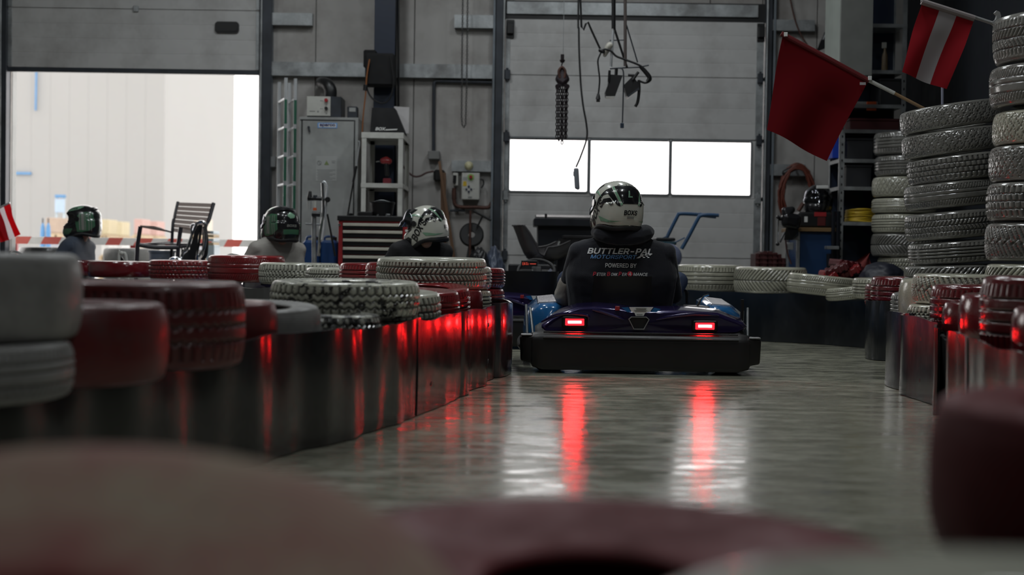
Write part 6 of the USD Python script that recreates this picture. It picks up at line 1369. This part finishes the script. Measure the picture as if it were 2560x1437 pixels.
for i, (nm, a, c, top, bot, mt, sh, lb) in enumerate(rack_items):
    if lb is None: continue
    t = Thing('crate', lb, 'crate', 'dark goods on the storage rack'); y = Y + .03; x0, x1 = X(a, top, y), X(c, top, y); z0 = zsh[sh]; z1 = Z(top, (a + c) / 2, y)
    t.part('body', rbx((x0, y, z0), (x1, y + .36, z1 - .02), .012), mt); t.part('lid', rbx((x0 - .006, y - .006, z1 - .022), (x1 + .006, y + .366, z1), .008), mt); t.done()
t = Thing('cable_coil', 'bright yellow coil of cable on the storage rack shelf', 'cable'); y = Y + .16
for k in range(12):
    g_ = np.random.default_rng(50 + k); a = np.linspace(0, 2 * PI, 33)[:-1]; xm = (X(2113, 540, y) + X(2186, 540, y)) / 2; w = (X(2186, 540, y) - X(2113, 540, y)) / 2 * g_.uniform(.88, 1)
    t.part('loop', tube(np.c_[xm + w * np.cos(a), y + .13 * np.sin(a) * g_.uniform(.8, 1), zsh[1] + .012 + .0098 * k + .006 * np.sin(2 * a + k)], .0075, 8, closed=True), M_YELLOW, True)
t.done()
t = Thing('power_tool', 'pale orange-fronted power tool on an upper shelf of the storage rack', 'power tool'); y = Y + .05; z0 = zsh[4]
single_ = None
t.part('body', rbx((X(2118, 280, y), y, zsh[5]), (X(2196, 280, y), y + .2, zsh[5] + .035), .01), M_GREYBOX); t.part('front', pb(2166, 263, 2190, 289, y - .01, .03, .004), M_ORANGE); t.parts[-1] = ('front', rbx((X(2166, 270, y), y - .02, zsh[5] - .05), (X(2190, 270, y), y + .0, zsh[5] + .034), .004), M_ORANGE, 35, None, None, None, None); t.done()
t = Thing('spray_bottle', 'slim pale bottle standing on a high shelf of the storage rack', 'bottle'); y = Y + .1; z0 = zsh[6]; x = X(2212, 150, y); h = Z(106, 2212, y) - z0
t.part('body', lathe([(0, 0), (.028, 0), (.03, .02), (.026, h * .55), (.012, h * .72), (.012, h * .8), (0, h * .8)], 20, T(x, y, z0)), mat('amber_plastic', (.20, .14, .08), .4)); t.part('trigger', cat_([rbx((x - .03, y - .01, z0 + h * .8), (x + .014, y + .01, z0 + h), .006)]), M_OFFWHITE); t.done()
t = Thing('blue_box', 'small bright blue box on the rack beside the tip of the red flag', 'box'); y = Y + .05; t.part('box', rbx((X(2116, 360, y), y + .0, zsh[3]), (X(2122, 360, y), y + .1, zsh[3] + .1), .004), M_BLUEPLASTIC); t.parts.clear()
x0 = X(2081, 370, 13.3); t.part('box', rbx((x0, 13.3, zsh[3] + .02), (X(2098, 370, 13.3), 13.5, Z(340, 2090, 13.3)), .006), mat('vivid_blue', (.01, .05, .42), .4)); t.part('hook', cyl((X(2094, 370, 13.3), 13.4, Z(345, 2090, 13.3)), (X(2104, 370, 13.3), 13.4, Z(345, 2090, 13.3)), .008, 8), M_STEEL); t.done()
# tall grey duct above
t = Thing('air_duct', 'tall square grey duct coming down from the roof beside the red flag', 'duct'); y = 12.3
t.part('front_sheet', rbx((X(2101, 100, y), y, Z(188, 2140, y)), (X(2182, 100, y), y + .03, CEIL - .01), .004), mat('duct_grey', (.17, .175, .165), .55)); t.part('side_sheet', rbx((X(2101, 100, y), y + .03, Z(188, 2140, y)), (X(2101, 100, y) + .03, y + .62, CEIL - .01), .004), mat('duct_door_lit', (.33, .36, .33), .5)); t.part('side_sheet', rbx((X(2182, 100, y) - .03, y + .03, Z(188, 2140, y)), (X(2182, 100, y), y + .62, CEIL - .01), .004), MATS['duct_grey']); t.part('back_sheet', rbx((X(2101, 100, y) + .03, y + .59, Z(188, 2140, y)), (X(2182, 100, y) - .03, y + .62, CEIL - .01), .004), MATS['duct_grey']); t.done()  # left side sheet coloured paler to imitate light from the open door
t = Thing('wall_spotlight', 'small dark spotlight on a bracket left of the grey duct', 'spotlight'); y = 14.3
t.part('head', hull_pts([P(2062, 98, y), P(2066, 120, y), P(2048, 120, y), P(2040, 130, y), P(2052, 100, y), P(2062, 98, y + .1), P(2066, 120, y + .1), P(2044, 128, y + .1)]), M_BLACK); t.part('bracket', cat_([ptube([(2058, 102), (2064, 84), (2085, 83)], y + .05, .022, 8, 0), cyl(P(2080, 83, y + .05), P(2080, 83, y + .05) + [0, .36, 0], .02, 8)]), M_BLACK); t.done()
t = Thing('stay_cable', 'thin reddish cable slanting down the wall above the red flag', 'cable'); t.part('stay_cable', ptube([(1968, -40), (1985, 40), (2000, 82), (2018, 112), (2030, 130)], 14.6, .008, 8), M_RUST); t.done()
# red barrier pieces and a tarpaulin heaped behind the far tyres
G = 'heap of dark red plastic pieces behind the far tyres'
heap = [(2092, 672, 60, 14, -24, 0), (2085, 690, 66, 15, 10, .1), (2112, 660, 58, 13, 8, .18), (2118, 682, 70, 14, -30, .06), (2140, 674, 66, 15, 16, .2), (2066, 700, 40, 12, -38, -.05)]
for i, (px, py, w, h, an, dy) in enumerate(heap):
    y = 11.45 + dy; c = P(px, py, y); k = S(y); m_ = cat_([rbx((-w * k / 2, -.11, -h * k / 2), (w * k / 2, .11, h * k / 2), .01)] + [rbx((-w * k / 2 + q * w * k - .012, -.118, -h * k / 2 - .008), (-w * k / 2 + q * w * k + .012, .118, h * k / 2 + .008), .004) for q in (.1, .35, .6, .85)])
    m_.apply_transform(T(*c) @ RY(an) @ RZ(12 * (i % 3 - 1))); single('plastic_slab', m_, M_REDPLASTIC if i % 2 else mat('maroon_plastic', (.10, .012, .016), .35), 'dark red ribbed plastic slab, %s' % ('second from the left in the heap', 'lowest in the left of the heap', 'topmost of the heap', 'tilted across the middle of the heap', 'rightmost of the heap', 'leftmost of the heap, leaning steeply')[i], 'plastic slab', G)
single('plinth', prism([(2.30, 11.72), (2.52, 11.35), (3.0, 11.2), (3.1, 11.75), (2.5, 12.05)], .06, T(0, 0, ZB + .052)), M_BLACK, 'flat dark block under the heap of red plastic slabs', 'block')
t = Thing('pennant', 'dull red pennant sheet lying slanted on the heap of plastic slabs', 'pennant'); y = 11.55
V = np.array([[P(a0 + (a1 - a0) * v, b0 + (b1 - b0) * v, y + .15 * u + .02 * math.sin(9 * v)) for v in np.linspace(0, 1, 9)] for u, (a0, b0, a1, b1) in zip(np.linspace(0, 1, 6), [(2118 + 12 * q, 668 - 8 * q, 2186 - 3 * q, 692 - 11 * q) for q in range(6)])])
m_ = grid_mesh(V); m2 = m_.copy(); m2.vertices = m2.vertices + [0, .006, .002]; m2.invert(); t.part('pennant', cat_([m_, m2]), mat('dull_red_cloth', (.14, .016, .014), .8), True); t.done()
m_ = trimesh.creation.icosphere(4); v = m_.vertices; rr = 1 + .25 * (meshkit.fbm(v * 2 + 3, 3, 4) - .5); c = P(2215, 676, 11.2)
m_.vertices = v * rr[:, None] * [58 * S(11.2), .2, (c[2] - .30) / 2] + [c[0], 11.3, (c[2] + .44) / 2]; m_.vertices[:, 2] = np.maximum(m_.vertices[:, 2], ZB + .053)
single('tarpaulin', m_, mat('navy_tarpaulin', (.014, .016, .028), .5), 'bundled dark navy tarpaulin below the slim tyre stack', 'tarpaulin', smooth=60)
# ---- flags
def flag_cloth(name, t, corners, Y, cols, dep=.05, n=28, seed=0, th=.0015):
    """Cloth between four pixel corners (pole end a, pole end b, free b, free a); cols: stripes (share, material) along a-b."""
    a, b, c, d = [P(p[0], p[1], Y + (p[2] if len(p) > 2 else 0)) for p in corners]; s0 = 0
    for w, mt, nm in cols:
        u = np.linspace(s0, s0 + w, max(4, int(n * w) + 1)); v = np.linspace(0, 1, n); U, W = np.meshgrid(u, v, indexing='ij')
        q = ((1 - U)[..., None] * a + U[..., None] * b) * (1 - W)[..., None] + ((1 - U)[..., None] * d + U[..., None] * c) * W[..., None]
        q[..., 1] += dep * (np.sin(U * 7 + W * 2.2 + seed) * .6 + np.sin(U * 3 - W * 3 + seed)) * np.minimum(1, W * 2.5)
        m_ = grid_mesh(q); k = m_.copy(); k.vertices = k.vertices + [0, th, 0]; k.invert(); t.part(nm, cat_([m_, k]), mt, True); s0 += w
def cloth(name, rgb, thin=.3):
    return usdkit.material(stage, '/World/Looks/' + name, {'d': ('diffuse_bsdf', {'color': rgb}), 't': ('translucent_bsdf', {'color': rgb}), 'm': ('mix_closure', {'fac': thin}), 'n': ('noise_texture', {'scale': 350., 'detail': 2.}), 'b': ('bump', {'strength': .15, 'distance': .001})}, [('n.fac', 'b.height'), ('b.normal', 'd.normal'), ('d.BSDF', 'm.closure1'), ('t.BSDF', 'm.closure2')], surface='m.closure')
F_RED, F_RED2, F_WHITE = cloth('flag_signal_red', (.17, .012, .016)), cloth('flag_red', (.42, .026, .036)), cloth('flag_white', (.56, .53, .54))
t = Thing('signal_flag', 'large plain red flag on a pole stuck in the leaning grey tyre stack', 'flag'); Y = 9.35
flag_cloth('cloth', t, [(1957, 88), (2170, 203), (2069, 402), (1914, 326)], Y, [(1.0, F_RED, 'cloth')], .05, 36, 1)
t.part('sleeve', ptube([(1953, 84), (2062, 142), (2172, 202)], Y, .018, 10, 0), mat('dark_red_sleeve', (.13, .008, .01), .8)); t.part('pole', cyl(P(2172, 201, Y), P(2236, 233, Y), .013, 12), M_WHITE); t.part('pole_stick', cyl(P(2234, 232, Y), P(2318, 276, Y), .011, 12), mat('bare_wood', (.30, .19, .10), .6))
for a, b in ((1963, 88), (2173, 197)): t.part('clip', rbx(P(a, b, Y) + [-.012, -.026, -.012], P(a, b, Y) + [.012, -.012, .016], .003), M_PAPER)
t.part('tag', rbx(P(2157, 209, Y - .03) + [-.02, -.001, -.009], P(2157, 209, Y - .03) + [.02, .002, .009], .001), F_WHITE, label='small white sewn tag'); t.done()
t = Thing('national_flag', 'red-white-red flag on a short pale pole at the top of the white tyre stack', 'flag'); Y = 7.55
flag_cloth('cloth', t, [(2306, 8), (2436, 47), (2368, 222), (2251, 182)], Y, [(.335, F_RED2, 'red_stripe'), (.335, F_WHITE, 'white_stripe'), (.33, F_RED2, 'red_stripe')], .025, 30, 2)
t.part('pole', cyl(P(2303, 0, Y), P(2494, 62, Y), .010, 12), mat('pale_pole', (.36, .36, .36), .5)); t.part('sleeve', ptube([(2304, 4), (2436, 46)], Y - .002, .017, 10, 0), mat('sheer_sleeve', (.34, .30, .30), .8))
t.part('clip_hook', cat_([pprism([(2488, 66), (2496, 60), (2503, 40), (2500, 30), (2492, 26), (2487, 32), (2493, 38), (2490, 48), (2478, 56)], Y - .012, .024)]), MATS['pale_pole']); t.done()
t = Thing('rod', 'thin pale upright rod between the leaning stack and the striped flag', 'rod'); t.part('rod', cyl(P(2356, 300, 9.3), P(2356, 205, 9.3), .009, 10), mat('pale_blue_rod', (.25, .26, .34), .5)); t.done()
F_THINR, F_THINW = cloth('thin_flag_red', (.72, .05, .07), .75), cloth('thin_flag_white', (.85, .82, .84), .75)
t = Thing('national_flag', 'small backlit red-white-red flag hanging at the left door post', 'flag'); Y = 13.4
flag_cloth('cloth', t, [(-22, 534), (25, 508), (52, 586), (2, 606)], Y, [(.33, F_THINR, 'red_stripe'), (.34, F_THINW, 'white_stripe'), (.33, F_THINR, 'red_stripe')], .03, 24, 3)
flag_cloth('cloth', t, [(-30, 538), (-2, 524, -.02), (24, 600, -.03), (4, 604)], Y - .05, [(1.0, F_THINR, 'red_stripe')], .03, 18, 5)
t.part('pole', cyl(P(-60, 546, Y), P(25, 507, Y), .010, 10), M_ALU); t.part('pole_stand', cyl(P(-58, 545, Y) * [1, 1, 0], P(-58, 545, Y), .012, 10), M_DARKSTEEL); t.done()
# ---- by the open door: armchair, folding chair, tub, crate
t = Thing('armchair', 'tall wooden armchair with a slatted back in front of the open door', 'chair'); Y = 13.75
A = lambda px, py, dy=0: P(px, py, Y + dy)
M_CHAIRFRAME = mat('dark_chair_frame', (.022, .02, .028), .4, coat=.2)
def bar(a, b, w=.018, d=.014): return tube([a, b], w, 8)
bl_t, bl_b, br_t, br_b = A(445, 505, .18), A(431, 580, .02), A(534, 508, .25), A(511, 590, .10)
t.part('back_post', tube([bl_t, (bl_t + bl_b) / 2 + [-.006, 0, 0], bl_b, np.array([bl_b[0] - .02, bl_b[1], .0])], .016, 8, smooth=4), M_CHAIRFRAME); t.part('back_post', tube([br_t, (br_t + br_b) / 2, br_b, np.array([br_b[0] - .01, br_b[1], 0.])], .02, 8, smooth=4), M_CHAIRFRAME)
for k in range(7):
    f0, f1 = k / 7 + .010, k / 7 + .128; q = [bl_t + (bl_b - bl_t) * f0, br_t + (br_b - br_t) * f0, br_t + (br_b - br_t) * f1, bl_t + (bl_b - bl_t) * f1]
    m_ = hull_pts([x + [0, s, 0] for x in q for s in (-.009, .009)]); t.part('slat', m_, M_WOOD)
fl, fr = A(351, 566, -.35), A(452, 568, -.30)
t.part('front_leg', tube([fl, A(344, 610, -.35), np.array([A(340, 655, -.35)[0] - .02, Y - .35, 0])], .021, 8), M_CHAIRFRAME); t.part('front_leg', tube([fr, A(446, 610, -.30), np.array([A(441, 655, -.30)[0] - .015, Y - .30, 0])], .021, 8), M_CHAIRFRAME)
t.part('armrest', hull_pts([A(350, 563, -.35), A(350, 568, -.35), A(352, 563, -.27), A(385, 565, -.2), A(385, 570, -.2), A(415, 575, -.05), A(414, 579, -.05), A(400, 568, -.1), A(352, 567, -.27)]), M_WOOD); t.part('arm_support', ptube([(413, 576, -.05), (428, 580, .02)], Y, .009, 8, 0), M_CHAIRFRAME); t.part('armrest', hull_pts([A(448, 565, -.30), A(448, 571, -.30), A(455, 565, -.25), A(500, 572, .02), A(500, 577, .02), A(526, 583, .08), A(526, 578, .08)]), M_WOOD)
t.part('seat_rail', ptube([(347, 612, -.34), (390, 618, -.33), (447, 618, -.31)], Y, .022, 8, 4), M_CHAIRFRAME); t.part('seat_rail', ptube([(347, 612, -.33), (428, 606, .02)], Y, .014, 8, 0), M_CHAIRFRAME); t.part('seat_rail', ptube([(447, 618, -.3), (510, 610, .1)], Y, .014, 8, 0), M_CHAIRFRAME)
t.part('seat', hull_pts([A(388, 608, -.28), A(388, 611, -.28), A(446, 613, -.28), A(446, 609, -.28), A(430, 606, .02), A(505, 608, .08), A(505, 611, .08)]), M_CHAIRFRAME); t.done()
t = Thing('folding_chair', 'folded black chair with a bright tubular frame in front of the armchair', 'chair'); Y = 13.2
fr = [(452, 652), (468, 622), (482, 580), (490, 562), (498, 555), (508, 555), (514, 564), (514, 590), (510, 620), (497, 640), (492, 652)]
base = [np.array([X(446, 700, Y), Y, 0])] + [P(a, b, Y) for a, b in fr] + [np.array([X(486, 700, Y), Y + .1, 0])]
t.part('tube_frame', tube(base, .014, 10, smooth=4), M_CHROME); t.part('back_panel', pprism([(470, 640), (486, 580), (493, 564), (500, 561), (499, 570), (494, 590), (490, 640), (488, 660), (462, 660)], Y, .03), M_BLACK); t.part('rear_tube', ptube([(488, 650), (496, 615), (501, 580), (504, 562)], Y + .06, .012, 8), M_BLACK); t.part('rear_tube', ptube([(512, 565), (516, 600), (514, 635), (505, 650)], Y + .1, .02, 8), M_BLACK); t.part('link', ptube([(480, 596, -.02), (478, 566, -.02), (486, 560, -.02)], Y, .010, 8), M_CHROME)
t.part('seat_edge', ptube([(420, 654), (430, 646), (442, 645), (454, 652)], Y - .1, .012, 8), M_CHROME); t.done()
t = Thing('wheel_cover', 'narrow pale plastic bow standing upright left of the armchair', 'plastic bow'); Y = 13.1; t.part('bow', tube([np.array([X(298, 650, Y), Y, 0]), P(297, 640, Y), P(301, 633, Y), P(306, 634, Y), P(316, 650, Y), np.array([X(326, 660, Y), Y, 0])], .016, 10, smooth=5), M_OFFWHITE); t.part('web', pprism([(300, 660), (301, 644), (304, 642), (318, 660)], Y, .02), M_BLACK); t.done()
t = Thing('bucket', 'grey plastic bucket under the armchair', 'bucket'); c = P(405, 626, 14.25); t.part('pail', lathe([(0, 0), (.10, 0), (.13, c[2]), (.138, c[2]), (.138, c[2] - .02), (.125, c[2] - .02), (.098, .01), (0, .01)], 28, T(c[0], 14.25, 0)), mat('grey_blue_plastic', (.16, .19, .24), .45)); t.part('bail', tube([(c[0] - .13, 14.25, c[2] - .02), (c[0], 14.12, c[2] - .08), (c[0] + .13, 14.25, c[2] - .02)], .004, 6, smooth=5), M_STEEL); t.done()
t = Thing('crate', 'dark plastic crate with a slotted rim behind the armchair', 'crate'); Y = 14.35; x0, x1 = X(452, 620, Y), X(492, 620, Y); z1 = Z(611, 470, Y)
t.part('body', rbx((x0, Y, 0), (x1, Y + .22, z1 - .05), .01), M_DARKBOX); t.part('rim', rbx((x0 - .008, Y - .008, z1 - .014), (x1 + .008, Y + .228, z1), .004), M_DARKBOX)
for q in np.linspace(.05, .95, 6): t.part('rim_post', bx((x0 + q * (x1 - x0) - .006, Y, z1 - .052), (x0 + q * (x1 - x0) + .006, Y + .02, z1 - .012)), M_DARKBOX)
t.done()
t = Thing('pallet_stack', 'low stack of pale crates standing in the doorway right of the armchair', 'pallet'); Y = 15.1
for k, py in enumerate((606, 596, 586, 577)): t.part('slat_box', pb(515, py, 534, py + 7, Y, .3, .006), M_PALEMETAL if k % 2 else mat('pallet_wood', (.42, .33, .22), .8))
t.part('base', pb(514, 612, 535, 800, Y, .3, .01, -.02), M_PALEMETAL); t.done()
